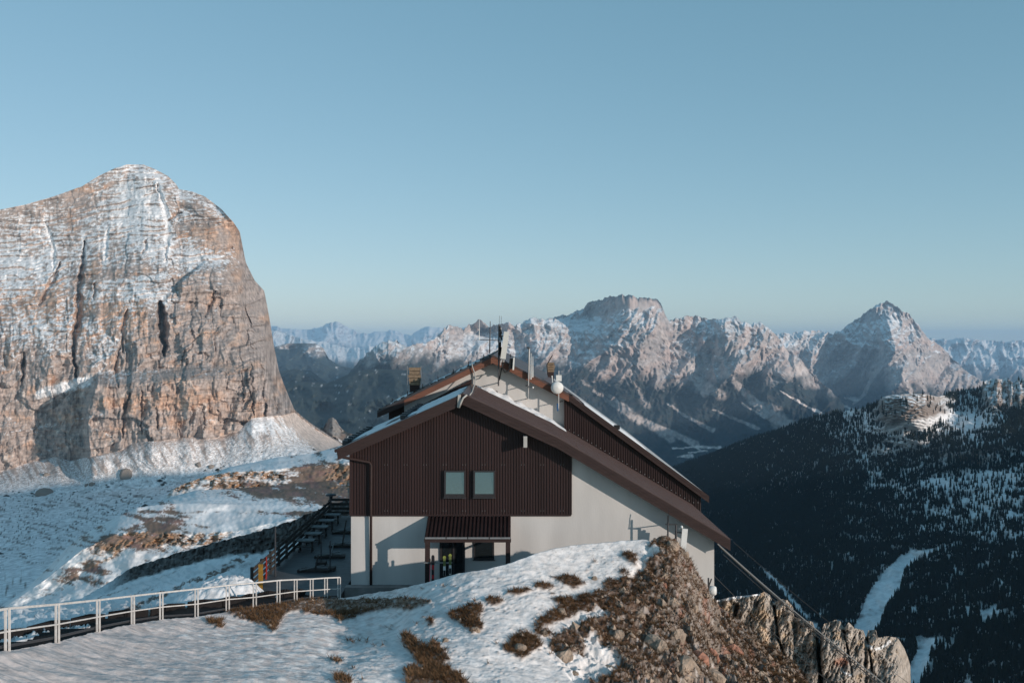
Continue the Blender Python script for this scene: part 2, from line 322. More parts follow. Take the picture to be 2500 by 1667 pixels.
for pts, w, dp in [([(205, 590), (203, 650), (192, 700), (192, 770), (178, 850), (186, 920)], 11, 42), ([(392, 738), (396, 790), (402, 868)], 15, 75), ([(310, 755), (300, 800), (300, 860)], 8, 20),
                   ([(150, 640), (120, 700), (95, 745)], 8, 22), ([(527, 710), (512, 750), (500, 775)], 6, 16), ([(596, 670), (585, 715)], 5, 14), ([(566, 604), (552, 622)], 9, 24), ([(232, 690), (228, 730)], 5, 14),
                   ([(60, 860), (54, 930)], 8, 26), ([(295, 835), (280, 900), (290, 945)], 5, 14), ([(317, 960), (300, 1020), (298, 1068)], 7, 20), ([(346, 950), (346, 1060)], 5, 13), ([(385, 1000), (384, 1050)], 5, 16), ([(530, 1000), (540, 1032)], 5, 12),
                   ([(385, 450), (405, 520), (412, 560), (404, 640)], 11, 14), ([(410, 540), (440, 520)], 7, 14), ([(110, 540), (130, 600), (130, 660)], 6, 9), ([(262, 560), (255, 640)], 7, 9), ([(360, 585), (348, 620)], 6, 14), ([(640, 890), (648, 1012)], 5, 12), ([(666, 925), (676, 1008)], 4, 11), ([(689, 955), (697, 1006)], 4, 9), ([(612, 890), (618, 1012)], 6, 13), ([(590, 905), (596, 985)], 5, 11), ([(655, 800), (660, 880)], 4, 9), ([(470, 840), (440, 880)], 6, 16)]:
    dis = dis+gully(pts, w, dp)
def step(pts_x_of_y, y0, y1, depth, soft=7, fy=20):
    """everything right of a line stands forward by depth"""
    lx = np.interp(py, [p[1] for p in pts_x_of_y], [p[0] for p in pts_x_of_y])+4*fbm(py/18, px/60, 3, 82)
    return -depth*sstep(-soft, soft, px-lx)*sstep(y0-fy, y0+fy, py)*(1-sstep(y1-fy, y1+fy, py))
dis = dis+step([(515, 625), (480, 655), (440, 690), (432, 735)], 648, 716, 42, 6)*(1-sstep(560, 640, px))
pil = sstep(-7, 9, px-(np.interp(py, [880, 930, 1000, 1060, 1110], [235, 232, 205, 208, 212])+5*fbm(py/14, px/50, 3, 83)))
dis = dis-105*pil*sstep(905, 945, py+.06*(px-230))*(1-.75*sstep(430, 690, px))
dis = dis+30*np.exp(-((px-110)/95)**2)*sstep(930, 990, py)
dis = dis+60*sstep(40, 0, py-ridge_y)**2*sstep(300, 340, px)*sstep(560, 520, px)             # rounds away at the skyline
rt = np.interp(py, [560, 640, 700, 760, 850, 930, 1000, 1060], [588, 600, 640, 655, 669, 690, 719, 775])
dis = dis+170*np.clip(1-(rt-px)/75, 0, 1.6)**2.2*sstep(520, 600, py)
Dcl = Dc+dis
tal = sstep(1.9, 2.1, B)
k4 = int(np.argmax(B[:, 0] >= 4.0)); Dg = np.where(B >= 3, np.where(B <= 4, Dcl, Dcl[k4][None, :]+40+700*(B-4)), Dg)
off = np.array([Dcl[(B[:, j] > 3.012) & (B[:, j] < 3.10), j].mean()-2040 for j in range(nc)]); off = np.convolve(np.pad(off, 6, mode='edge'), np.ones(13)/13, 'valid')
Dg = Dg+off[None, :]*sstep(2.0, 3.0, B)*(B < 3)
Dg = Dg-(B < 3)*(B > 1)*sstep(1.0, 1.3, B)*(6*(ridged((px-.5*py)/45, py/70, 3, 84)-.6)+2.2*fbm(px/9, py/5, 4, 85))*(1-sstep(2.9, 3.0, B)*.6)
py = np.where((B < 2.6), py+.7*fbm(px/6, py/3, 3, 86)*sstep(1.2, 2.0, B), py)
V = to_world(px, py, Dg); n = normals(V)
tone = fbm(px/50, py/40, 4, 87)
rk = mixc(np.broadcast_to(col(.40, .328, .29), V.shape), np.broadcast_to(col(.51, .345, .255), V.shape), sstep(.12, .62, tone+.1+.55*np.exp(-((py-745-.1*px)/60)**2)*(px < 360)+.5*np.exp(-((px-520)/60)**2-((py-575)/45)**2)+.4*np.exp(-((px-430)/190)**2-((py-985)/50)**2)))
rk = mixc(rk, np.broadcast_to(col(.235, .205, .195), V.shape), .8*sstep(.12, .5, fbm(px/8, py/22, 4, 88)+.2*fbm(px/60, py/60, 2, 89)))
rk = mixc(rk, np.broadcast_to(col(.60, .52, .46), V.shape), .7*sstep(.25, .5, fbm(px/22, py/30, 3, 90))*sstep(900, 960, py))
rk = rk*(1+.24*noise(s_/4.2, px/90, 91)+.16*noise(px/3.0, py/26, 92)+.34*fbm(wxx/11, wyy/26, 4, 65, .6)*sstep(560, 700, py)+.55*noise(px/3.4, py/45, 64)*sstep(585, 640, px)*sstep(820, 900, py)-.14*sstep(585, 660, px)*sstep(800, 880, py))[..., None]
snowf = n[..., 2]*.45+.05+.30*upper+.55*fbm(px/13, py/5.5, 4, 93)+.34*fbm(px/75, py/60, 3, 94)+.30*fbm(px/4.2, py/2.4, 3, 67)-.17
snowf += .45*np.exp(-((px-330-.25*(py-480))/60)**2-((py-500)/95)**2)+.22*np.exp(-((px-60)/110)**2-((py-640)/70)**2)+.35*np.exp(-((px-480)/70)**2-((py-630)/22)**2)+.3*np.exp(-((px-350)/75)**2-((py-715)/30)**2)+.28*np.exp(-((px-110)/130)**2-((py-840)/60)**2)
snowf += .28*np.exp(-((px-260)/70)**2-((py-840)/70)**2)-.25*np.exp(-((px-450)/200)**2-((py-980)/75)**2)-.35*np.exp(-((px-515)/60)**2-((py-575)/40)**2)-.22*(px > 540)*sstep(640, 700, py)
for pts, w in [([(385, 440), (405, 520), (412, 560), (404, 640)], 9), ([(110, 540), (130, 600), (132, 660)], 6), ([(262, 560), (255, 650)], 7), ([(203, 570), (206, 640)], 6), ([(90, 640), (97, 670)], 8)]:
    d, al = seg_dist(px+4*fbm(px/12, py/12, 2, 95), py, pts); snowf += .6*sstep(1.2, .4, d/w)
for (y0, sl, x0, x1) in [(1066, -.135, 225, 640), (1062, -.2, 0, 250), (690, -.12, 250, 420)]:
    yy = y0+sl*(px-x0); snowf += .42*np.exp(-((py-yy)/4.5)**2)*(px > x0)*(px < x1)*sstep(-.4, .1, fbm(px/16, py/30, 2, 96))
s = sstep(.44, .60, snowf)
d_, _ = seg_dist(px, py, [(100, 960), (160, 945), (215, 930)]); s = np.maximum(s, sstep(1.2, .6, d_/(14+8*fbm(px/9, py/9, 2, 97))))
cliffc = mixc(rk, np.broadcast_to(SNOW*.97, V.shape), s)
# scree apron and valley floor
th = np.clip(B-2, 0, 1)
streak = fbm((px+(-.55 if True else 0)*(py-1100))/13, (py)/60, 4, 98)
grit = fbm(px/3.2, py/2.0, 4, 99)
sn = .45+.17*sstep(.45, .1, th)-.80*sstep(.0, .35, streak)*sstep(.35, .75, th)+(.35+.6*sstep(.1, .4, th))*grit-.25*sstep(.75, 1, th)*sstep(240, 330, px)
sn += -.9*sstep(0, 40, px-(665+1.05*(py-1010)))
sn += .9*sstep(90, 20, np.abs(px-650-.25*(py-1040)))*sstep(.5, .9, th)*.5
ts = mixc(mixc(np.broadcast_to(col(.44, .37, .335), V.shape), np.broadcast_to(col(.58, .48, .42), V.shape), sstep(640, 700, px)), np.broadcast_to(SNOW, V.shape), sstep(.25, .55, sn))
bush = sstep(.23, .38, fbm(px/7, py/3.4, 4, 100)+.25*fbm(px/60, py/24, 3, 101)-.02)
ts = mixc(ts, np.broadcast_to(col(.06, .06, .055), V.shape), bush*sstep(2.45, 1.9, B)*sstep(1.1, 1.5, B))
ts = mixc(ts, np.broadcast_to(col(.16, .13, .11), V.shape), sstep(.12, .3, fbm((px+1.5*py)/60, (py-.2*px)/7, 4, 102)-.05)*sstep(2.3, 1.8, B)*.8)
c = np.where((B >= 3)[..., None], cliffc, ts)
TV, TPX, TPY, TB = V, px, py, B
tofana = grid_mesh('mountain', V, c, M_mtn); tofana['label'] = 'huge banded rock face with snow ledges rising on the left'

px, py, Dg, B = sheet(640, 960, 200, [(1180, 2300), ([(640, 985), (690, 1003), (712, 1010), (735, 1022), (760, 1036), (780, 1042), (790, 1044), (797, 1030), (803, 1021), (812, 1018), (820, 1024), (827, 1036), (834, 1046), (850, 1056), (880, 1064), (960, 1070)], 2900), (1200, 3300)], [90, 6])
pn = sstep(1.15, .7, np.hypot((px-815)/24, (py-1045)/30)+.3*fbm(px/8, py/8, 3, 191))
Dg = Dg-60*pn-40*(ridged(px/25, py/22, 4, 192)-.6)*(B < .97); V = to_world(px, py, Dg)
c = mixc(np.broadcast_to(col(.04, .045, .04), V.shape), np.broadcast_to(SNOW*.9, V.shape), sstep(.15, .4, fbm((px-py)/16, (py+px)/40, 4, 193)))
c = mixc(c, np.broadcast_to(col(.20, .15, .12), V.shape), sstep(-.1, .2, fbm(px/22, py/14, 3, 194)+.004*(py-1070)))
c = mixc(c, np.broadcast_to(col(.30, .26, .23), V.shape)*(1+.4*noise(px/3, py/5, 195))[..., None], pn)
o = grid_mesh('hill', V, c, M_slope); o['label'] = 'dark shoulder with a stubby rock knob behind the scree'

# unseen range added on the right, its crest shaped to shade the valley
vv = np.linspace(430, 9500, 220); tt = np.linspace(-1, 1, 25)
cth = pl(vv, [(430, -120), (490, 0), (600, 10), (680, 60), (760, 118), (900, 131), (1068, 124), (1300, 60), (1500, -40), (2000, -110), (2500, -150), (3000, -100), (3600, -20), (4500, 60), (5300, 120), (7000, 190), (9500, 190)])
aa = pl(vv, [(430, 380), (2500, 520), (4500, 800), (9500, 1600)])
zr = cth+.2162*aa+10*fbm(vv/60, vv*0, 4, 103)
VV = np.zeros((25, 220, 3))
for i, t in enumerate(tt):
    a = aa+t*900*(1 if t > 0 else .45); hgt = 1-abs(t)
    VV[i, :, 0] = .615*vv+.788*a; VV[i, :, 1] = .788*vv-.615*a
    VV[i, :, 2] = np.where(hgt > .999, zr, -900+(zr+900)*hgt**1.3*(1+.05*fbm(vv/50, vv*0+t*9, 3, 104)))
cc = mixc(np.broadcast_to(col(.25, .22, .2), VV.shape), np.broadcast_to(SNOW, VV.shape), sstep(-.1, .3, fbm(VV[..., 0]/60, VV[..., 2]/40, 4, 105)))
o = grid_mesh('mountain', VV, cc, M_mtn, smooth=False); o['label'] = 'unseen neighbouring range on the right, crest shaped to shade the valley'

# valley bottom: one sheet out to the horizon
gx = np.sign(np.linspace(-1, 1, 60))*np.abs(np.linspace(-1, 1, 60))**2.2*60000
gy = np.concatenate([np.linspace(-3000, 6000, 30), 6000+np.linspace(0.02, 1, 30)**2*56000])
GXX, GYY = np.meshgrid(gx, gy); GZ = -1290-60*sstep(9000, 20000, GYY)-25*fbm(GXX/2500, GYY/2500, 3, 106)
o = grid_mesh('valley_floor', np.stack([GXX, GYY, GZ], -1), np.broadcast_to(col(.05, .058, .054), GXX.shape+(3,)).copy(), M_far)

# ================================================================ forested slope on the right
RIDGE_R = [(1200, 1345), (1480, 1205), (1560, 1175), (1640, 1142), (1700, 1121), (1760, 1099), (1830, 1071), (1900, 1049), (1960, 1026), (2000, 1015), (2060, 1003), (2100, 997), (2140, 985), (2152, 970), (2175, 964), (2225, 961), (2260, 962), (2290, 968), (2330, 958), (2365, 948), (2395, 946), (2403, 930), (2425, 923), (2445, 926), (2456, 922), (2475, 935), (2485, 926), (2500, 924), (2620, 930)]
RD = [(1200, 6000), (1480, 5200), (1700, 4300), (1900, 3500), (2050, 2900), (2160, 2500), (2260, 2520), (2340, 2900), (2620, 2900)]
px, py, Dg, B = sheet(1200, 2760, 560, [(1780, [(1480, 1300), (2620, 850)]), (1560, [(1480, 1900), (1900, 1500), (2620, 1130)]), (1350, [(1480, 2700), (1900, 2050), (2620, 1560)]), ([(1480, 1230), (1700, 1190), (2000, 1130), (2300, 1100), (2620, 1085)], [(1480, 4200), (1700, 3300), (2000, 2600), (2620, 2150)]), (RIDGE_R, RD), ([(p[0], p[1]+170) for p in RIDGE_R], 5600)], [30, 90, 85, 120, 8])
knoll = sstep(1.2, .75, np.hypot((px-2225)/92, (py-1000)/52)+.25*fbm(px/20, py/14, 3, 111))
crg = sstep(2385, 2405, px+6*fbm(px/10, py/10, 3, 112))*sstep(1000, 985, py+8*fbm(px/9, py/30, 3, 113))
Dg = Dg-90*knoll*(1-sstep(.0, 1, np.hypot((px-2225)/110, (py-1005)/60)))-120*crg*(ridged(px/34, py/150, 3, 114)-.45)
s2 = py-.1*px+5*fbm(px/30, py/30, 2, 115)
Dg = Dg+knoll*(8*saw(-s2/7)+5*fbm(px/7, py/5, 3, 116))
Dg = Dg-55*(ridged((px+1.2*py)/130, (py-.35*px)/70, 4, 117)-.6)*sstep(0, .3, B)*(1-sstep(3.9, 4.0, B))
V = to_world(px, py, Dg); V[..., 2] += 13*fbm(V[..., 0]/70, V[..., 1]/70, 5, 118)*sstep(0, .3, B)*(1-sstep(3.9, 4, B)); n = normals(V)
# where the snow shows between the trees
band = fbm((px+1.6*py)/75, (py-.3*px)/26, 4, 119)
snowy = pl(px, [(1480, -.6), (1750, -.45), (1950, -.25), (2100, 0), (2300, .16), (2620, .22)])
blobs = 0
for (cx, cy_, rx, ry, a) in [(2070, 1020, 60, 30, .5), (2200, 1050, 110, 35, .7), (2370, 1035, 60, 40, 1.0), (2130, 1100, 60, 30, .4), (2330, 1180, 190, 40, .75), (2450, 1190, 80, 50, .7), (2330, 1260, 170, 45, .45), (1900, 1160, 120, 30, .25), (2150, 1140, 120, 18, .35),
                             (2350, 1120, 130, 55, -.8), (1800, 1250, 200, 90, -.5), (2400, 1600, 160, 70, -.2), (2230, 1450, 60, 70, -.3), (1950, 1250, 120, 60, -.2), (2470, 1300, 90, 40, .5), (2290, 1490, 70, 30, .35)]:
    blobs = blobs+a*np.exp(-((px-cx)/rx)**2-((py-cy_)/ry)**2)
sfac = snowy+blobs+1.1*band+.55*fbm(px/9, py/6, 4, 120)
PISTE = [(2290, 1338), (2235, 1345), (2200, 1358), (2160, 1392), (2125, 1440), (2105, 1480), (2085, 1535), (2070, 1600), (2118, 1600), (2140, 1540), (2165, 1490), (2200, 1435), (2205, 1400), (2245, 1370), (2295, 1345), (2330, 1325)]
CLEAR2 = [(2230, 1560), (2290, 1555), (2275, 1600), (2265, 1640), (2240, 1690), (2215, 1690), (2222, 1620), (2240, 1590)]
CLEAR3 = [(1852, 1380), (1875, 1395), (1910, 1430), (1935, 1460), (1970, 1500), (2010, 1545), (1995, 1550), (1940, 1490), (1900, 1440), (1860, 1400)]
CLEAR4 = [(2390, 1495), (2440, 1475), (2425, 1510), (2400, 1535)]
def clear_mask(x, y):
    wx = x+5*fbm(x/12, y/12, 3, 121); wy = y+4*fbm(x/14, y/14, 3, 122)
    m = in_poly(x+1.5*fbm(x/12, y/12, 2, 121), y, PISTE).astype(float)
    for p_ in (CLEAR2, CLEAR3, CLEAR4): m = np.maximum(m, in_poly(wx, wy, p_))
    return m
clr = clear_mask(px, py)
floor_c = mixc(np.broadcast_to(col(.022, .027, .026), V.shape), np.broadcast_to(col(.17, .115, .085), V.shape), sstep(.2, .6, -blobs+.3*band)*(px > 2200)*(py < 1200))
c = mixc(floor_c, np.broadcast_to(SNOW*1.05, V.shape), np.maximum(np.maximum(sstep(.02, .42, sfac), .75*sstep(-.75, .1, sfac+.35*fbm(px/5, py/3, 3, 127))), clr))
ledge = sstep(.12, .3, fbm((px+.8*py)/34, (py-.25*px)/11, 4, 126))*np.exp(-((px-2400)/170)**2-((py-1265)/55)**2); c = mixc(c, np.broadcast_to(col(.26, .20, .165), V.shape), ledge)
rkc = mixc(np.broadcast_to(col(.27, .22, .19), V.shape), np.broadcast_to(SNOW, V.shape), sstep(.55, .75, n[..., 2]*.6+.6*fbm(px/12, py/4, 4, 123)+.2*sstep(1000, 970, py)))
c = mixc(c, rkc, np.maximum(knoll*sstep(1035, 1020, py+.25*(px-2225)), crg))
c = mixc(c, np.broadcast_to(col(.36, .22, .15), V.shape), crg*sstep(.1, .35, fbm(px/14, py/20, 3, 124))*.8)
forest_slope = grid_mesh('forest_hillside', V, c, M_slope); forest_slope['label'] = 'snow-flecked forest slope falling to the valley on the right'
RV, RPX, RPY, RB, RS, RK = V, px, py, B, sfac, np.maximum(knoll, crg)

# ---------------------------------------------------------------- conifers
M_needle = mat('conifer_needles', (.017, .024, .02), rough=.95, namp=.4, nscale=.6, bstr=0, spec=.1)
def conifer_mesh(name, seed, sides=6, tiers=3):
    r = random.Random(seed); vs, fs = [], []
    k = len(vs)
    for a in range(5): vs.append((.018*math.cos(a*1.2566), .018*math.sin(a*1.2566), 0)); vs.append((.012*math.cos(a*1.2566), .012*math.sin(a*1.2566), .3))
    for a in range(5): fs.append((k+2*a, k+2*((a+1) % 5), k+2*((a+1) % 5)+1, k+2*a+1))
    for t in range(tiers):
        z0 = .08+.82*t/tiers*.95; z1 = min(1.0, z0+.52-.06*t); rad = .17*(1-t/(tiers+.6)); k = len(vs)
        vs.append((r.uniform(-.01, .01), r.uniform(-.01, .01), z1 if t < tiers-1 else 1.0)); ph = r.random()*6
        for a in range(sides*2):
            rr = rad*(1.0 if a % 2 == 0 else .55)*r.uniform(.75, 1.2); an = ph+a*math.pi/sides
            vs.append((rr*math.cos(an), rr*math.sin(an), z0+r.uniform(-.03, .03)+(0 if a % 2 == 0 else .05)))
        for a in range(sides*2): fs.append((k, k+1+a, k+1+(a+1) % (sides*2)))
    me = bpy.data.meshes.new(name); me.from_pydata(vs, [], fs); me.materials.append(M_needle); return me
tree_meshes = [conifer_mesh('conifer_tree', i, 6, 3) for i in range(4)]
Rr, Nn = RV.shape[:2]
N = 95000
# spread evenly over the ground: draw cells by their area
cellA = np.linalg.norm(np.cross(RV[1:, :-1]-RV[:-1, :-1], RV[:-1, 1:]-RV[:-1, :-1]), axis=-1)
cB = RB[:-1, :-1]; ok = (cB < 3.98) & (RPX[:-1, :-1] > 1560) & (RPX[:-1, :-1] < 2560) & (RPY[:-1, :-1] < 1720)
wgt = np.where(ok, cellA, 0).ravel(); wgt = wgt*np.where(RV[:-1, :-1, 1].ravel() > 2600, .6, 1.0); wgt /= wgt.sum()
ci = rng.choice(len(wgt), size=N, p=wgt); ri, cj = ci//(Nn-1), ci % (Nn-1)
fu, fv = rng.random(N)[:, None], rng.random(N)[:, None]
pt = RV[ri, cj]*(1-fu)*(1-fv)+RV[ri, cj+1]*fu*(1-fv)+RV[ri+1, cj]*(1-fu)*fv+RV[ri+1, cj+1]*fu*fv
tpx = CX+pt[:, 0]/pt[:, 1]*F; tpy = CY-pt[:, 2]/pt[:, 1]*F
dens = 1-sstep(-.1, .9, RS[ri, cj])*.80; dens *= (1-clear_mask(tpx, tpy)); dens *= 1-.95*sstep(.2, .6, RK[ri, cj])
dens *= 1-.55*np.exp(-((tpx-2360)/130)**2-((tpy-1115)/55)**2); dens *= 1-.9*np.exp(-((tpx-2370)/55)**2-((tpy-1035)/36)**2)
keep = rng.random(N) < dens
pt, tpx, tpy = pt[keep], tpx[keep], tpy[keep]
hgt_t = rng.uniform(9, 17, len(pt)); rot_t = rng.random(len(pt))*6.28
size_px = hgt_t/pt[:, 1]*F*((tpx < 2510) & (tpy < 1690) & ~((tpx < 2235) & (tpy > 1540+.55*(tpx-2100)) & (tpx > 2000)) & ~((tpx < 2010) & (tpy > 1430)) & (tpx > 1800))
order = np.argsort(-size_px); near_i, rest_i = order[:300], order[300:]
for q, i in enumerate(near_i):
    o = bpy.data.objects.new('conifer_tree', tree_meshes[int(i) % 4]); C.objects.link(o)
    o.location = pt[i]; o.scale = (hgt_t[i]*1.05, hgt_t[i]*1.05, hgt_t[i]); o.rotation_euler = (0, 0, rot_t[i])
    tag(o, 'dark slender conifer in the shaded wood beside the snowy ski run at the lower right', 'tree', 'conifers of the nearest wood below the cliff')
# the rest of the wood: one object, trees instanced on points
me = bpy.data.meshes.new('forest'); me.from_pydata([tuple(v) for v in pt[rest_i]], [], [])
at = me.attributes.new('tree_height', 'FLOAT', 'POINT'); at.data.foreach_set('value', hgt_t[rest_i].astype(np.float32))
at = me.attributes.new('tree_turn', 'FLOAT', 'POINT'); at.data.foreach_set('value', rot_t[rest_i].astype(np.float32))
forest = bpy.data.objects.new('forest', me); C.objects.link(forest)
tag(forest, 'dark conifer forest covering the valley slope on the right', 'forest', kind='stuff')
ng = bpy.data.node_groups.new('trees_on_points', 'GeometryNodeTree')
ng.interface.new_socket('Geometry', in_out='INPUT', socket_type='NodeSocketGeometry'); ng.interface.new_socket('Geometry', in_out='OUTPUT', socket_type='NodeSocketGeometry')
gi, go = ng.nodes.new('NodeGroupInput'), ng.nodes.new('NodeGroupOutput')
ip = ng.nodes.new('GeometryNodeInstanceOnPoints')
def gn_tree_geo():
    vs = tree_meshes[0]
    oi = ng.nodes.new('GeometryNodeObjectInfo'); return oi
src = bpy.data.objects.new('conifer_pattern', tree_meshes[1])          # not linked to the scene: only the pattern the forest repeats
oi = ng.nodes.new('GeometryNodeObjectInfo'); oi.inputs['Object'].default_value = src
nh = ng.nodes.new('GeometryNodeInputNamedAttribute'); nh.data_type = 'FLOAT'; nh.inputs['Name'].default_value = 'tree_height'
nr = ng.nodes.new('GeometryNodeInputNamedAttribute'); nr.data_type = 'FLOAT'; nr.inputs['Name'].default_value = 'tree_turn'
cx_ = ng.nodes.new('ShaderNodeCombineXYZ')
ng.links.new(gi.outputs[0], ip.inputs['Points']); ng.links.new(oi.outputs['Geometry'], ip.inputs['Instance'])
ng.links.new(nr.outputs['Attribute'], cx_.inputs['Z']); ng.links.new(cx_.outputs[0], ip.inputs['Rotation'])
ng.links.new(nh.outputs['Attribute'], ip.inputs['Scale']); ng.links.new(ip.outputs[0], go.inputs[0])
md = forest.modifiers.new('trees', 'NODES'); md.node_group = ng

HAZE = 2.6e-5
# ================================================================ haze: the air of the whole view
hz = link_mesh('haze', [(-70000, -4000, -1500), (70000, -4000, -1500), (70000, 64000, -1500), (-70000, 64000, -1500), (-70000, -4000, 660), (70000, -4000, 660), (70000, 64000, 660), (-70000, 64000, 660)],
               [(0, 3, 2, 1), (4, 5, 6, 7), (0, 1, 5, 4), (1, 2, 6, 5), (2, 3, 7, 6), (3, 0, 4, 7)])
hz['kind'] = 'stuff'
hm = bpy.data.materials.new('thin_air'); hm.use_nodes = True; hn = hm.node_tree.nodes; hn.remove(hn['Principled BSDF'])
pv = hn.new('ShaderNodeVolumePrincipled'); pv.inputs['Color'].default_value = (.50, .74, .98, 1); pv.inputs['Density'].default_value = HAZE
pv.inputs['Anisotropy'].default_value = 0.0
hm.node_tree.links.new(pv.outputs[0], hn['Material Output'].inputs['Volume']); hz.data.materials.append(hm)

# ================================================================ sunlit spur left of the lodge (middle distance)
px, py, Dg, B = sheet(-80, 900, 420, [
    ([(-80, 1680), (900, 1500)], 240),
    ([(-80, 1560), (0, 1530), (150, 1490), (300, 1450), (450, 1395), (600, 1350), (900, 1290)], 286),
    ([(-80, 1530), (0, 1500), (120, 1450), (220, 1385), (330, 1335), (420, 1330), (550, 1326), (700, 1290), (900, 1262)], 304),
    ([(-80, 1515), (0, 1488), (110, 1415), (200, 1342), (280, 1305), (345, 1298), (430, 1303), (550, 1302), (700, 1268), (900, 1250)], 308),
    ([(-80, 1500), (0, 1480), (60, 1440), (100, 1402), (160, 1340), (200, 1305), (240, 1285), (290, 1258), (335, 1238), (400, 1230), (480, 1228), (600, 1232), (760, 1236), (900, 1238)], [(-80, 330), (330, 334), (900, 336)]),
    ([(-80, 1640), (0, 1620), (200, 1450), (330, 1280), (380, 1228), (420, 1212), (480, 1196), (600, 1190), (700, 1180), (900, 1165)], 398),
    ([(-80, 1700), (0, 1680), (200, 1520), (330, 1330), (390, 1230), (420, 1195), (450, 1180), (500, 1163), (560, 1152), (640, 1150), (700, 1143), (900, 1125)], 403),
    ([(-80, 1720), (0, 1700), (200, 1540), (330, 1350), (400, 1232), (440, 1186), (480, 1168), (520, 1155), (560, 1140), (620, 1128), (680, 1115), (760, 1108), (830, 1088), (900, 1078)], 440),
    ([(-80, 1800), (400, 1400), (900, 1250)], 560)], [14, 40, 44, 26, 56, 36, 26, 44, 8], ext=600)
rk1 = sstep(1.93, 2.0, B)*sstep(3.1, 3.0, B)*sstep(190, 290, px)*sstep(585, 540, px)
rk2 = sstep(4.93, 5.0, B)*sstep(6.1, 6.0, B)*sstep(395, 430, px)*sstep(710, 680, px)
rk3 = sstep(1.0, .6, np.hypot((px-840)/60, (py-1170)/50)+.3*fbm(px/14, py/12, 3, 131))
brk = sstep(-.28, .05, fbm(px/42, py/30, 3, 128)); rr = np.maximum(np.maximum(rk1*brk, rk2*brk), rk3)
jb = np.floor((px+.25*py+7*fbm(px/40, py/60, 2, 130))/11+.3*noise(px/30, py/9, 125)); jh = np.sin(jb*78.233+np.floor(py/9+.5*noise(px/30, py*0, 124))*37.7)*24634.63; jh = jh-np.floor(jh)-.5
Dg = Dg-rr*(3.2*(ridged((px+.3*py+9*fbm(px/30, py/20, 2, 130))/34, py/60, 3, 132, .5)-.6)+2.6*jh+1.2*fbm(px/6, py/6, 3, 133))
Dg = Dg-(1-rr)*3*fbm((px+1.3*py)/70, (py-.5*px)/45, 4, 134)*sstep(0, .6, B)
V = to_world(px, py, Dg); V[..., 2] += .22*fbm(px/11, py/6, 4, 135)*(1-rr)*(B < 6.6); n = normals(V)
rockc = mixc(np.broadcast_to(col(.26, .19, .14), V.shape), np.broadcast_to(col(.36, .21, .12), V.shape), sstep(-.1, .35, fbm(px/16, py/16, 3, 136)))
rockc = rockc*(1+.3*noise(px/3.5, py/11, 137))[..., None]
sp = .50+1.0*fbm((px+1.4*py)/60, (py-.25*px)/17, 4, 138)+.45*fbm(px/5, py/3.2, 4, 139)
for (cx, cy_, rx, ry, a) in [(400, 1290, 40, 40, -.55), (470, 1275, 40, 16, -.3), (310, 1320, 60, 24, -.45), (250, 1330, 40, 16, -.3), (210, 1400, 70, 18, -.35), (240, 1395, 20, 40, -.3), (650, 1205, 90, 25, -.55), (770, 1190, 40, 40, -.4), (780, 1150, 60, 20, -.5), (840, 1200, 50, 60, -.35), (560, 1270, 130, 26, .5), (330, 1400, 110, 40, .45), (620, 1238, 160, 6, .1), (720, 1258, 20, 14, -.35), (520, 1222, 120, 12, .25), (700, 1125, 130, 14, .4), (600, 1225, 120, 14, .4)]:
    sp = sp+(1.5 if a < 0 else 1)*a*np.exp(-((px-cx)/(1.15*rx))**2-((py-cy_)/(1.15*ry))**2)
d, _ = seg_dist(px, py, [(340, 1248), (500, 1250), (700, 1252), (800, 1250)]); sp -= .35*sstep(5, 2, d)
earth = mixc(np.broadcast_to(col(.20, .145, .115), V.shape), np.broadcast_to(col(.24, .155, .135), V.shape), sstep(0, .3, fbm(px/40, py/20, 3, 140)))
c = mixc(earth, np.broadcast_to(SNOW, V.shape), sstep(.08, .38, sp))
c = mixc(c, rockc, rr*sstep(.75, .5, n[..., 2]*.6+.7*fbm(px/9, py/4, 3, 141)+.1))
o = grid_mesh('hillside', V, c, M_slope); o['label'] = 'sunlit snowy spur with brown rock bands left of the lodge'

# ================================================================ shaded bank with the dark rock wall beyond the terrace
RAIL = [(18, 1588, 24.5), (140, 1565, 28.2), (240, 1540, 32.2), (324.5, 1522, 35.8), (394, 1511, 38.6), (480, 1505, 41.4), (556, 1492, 43.6), (622, 1487, 45.3), (680, 1477, 46.9), (722, 1468, 48.3), (761, 1464, 49.5), (796, 1462, 50.5), (828, 1460, 51.5)]
rD = [(-80, 22.5)]+[(a, c_) for a, b_, c_ in RAIL]+[(900, 53)]
rY = [(-80, 1600)]+[(a, b_) for a, b_, c_ in RAIL]+[(900, 1452)]
WT = [(-80, 1500), (0, 1486), (100, 1478), (200, 1460), (260, 1425), (320, 1386), (400, 1360), (480, 1335), (560, 1315), (640, 1293), (700, 1275), (770, 1246), (860, 1216)]
WB = [(-80, 1502), (0, 1488), (100, 1481), (200, 1468), (260, 1448), (320, 1415), (400, 1392), (480, 1370), (560, 1352), (640, 1348), (700, 1325), (770, 1300), (860, 1270)]
plus = lambda pts, d: [(a, b_+d) for a, b_ in pts]
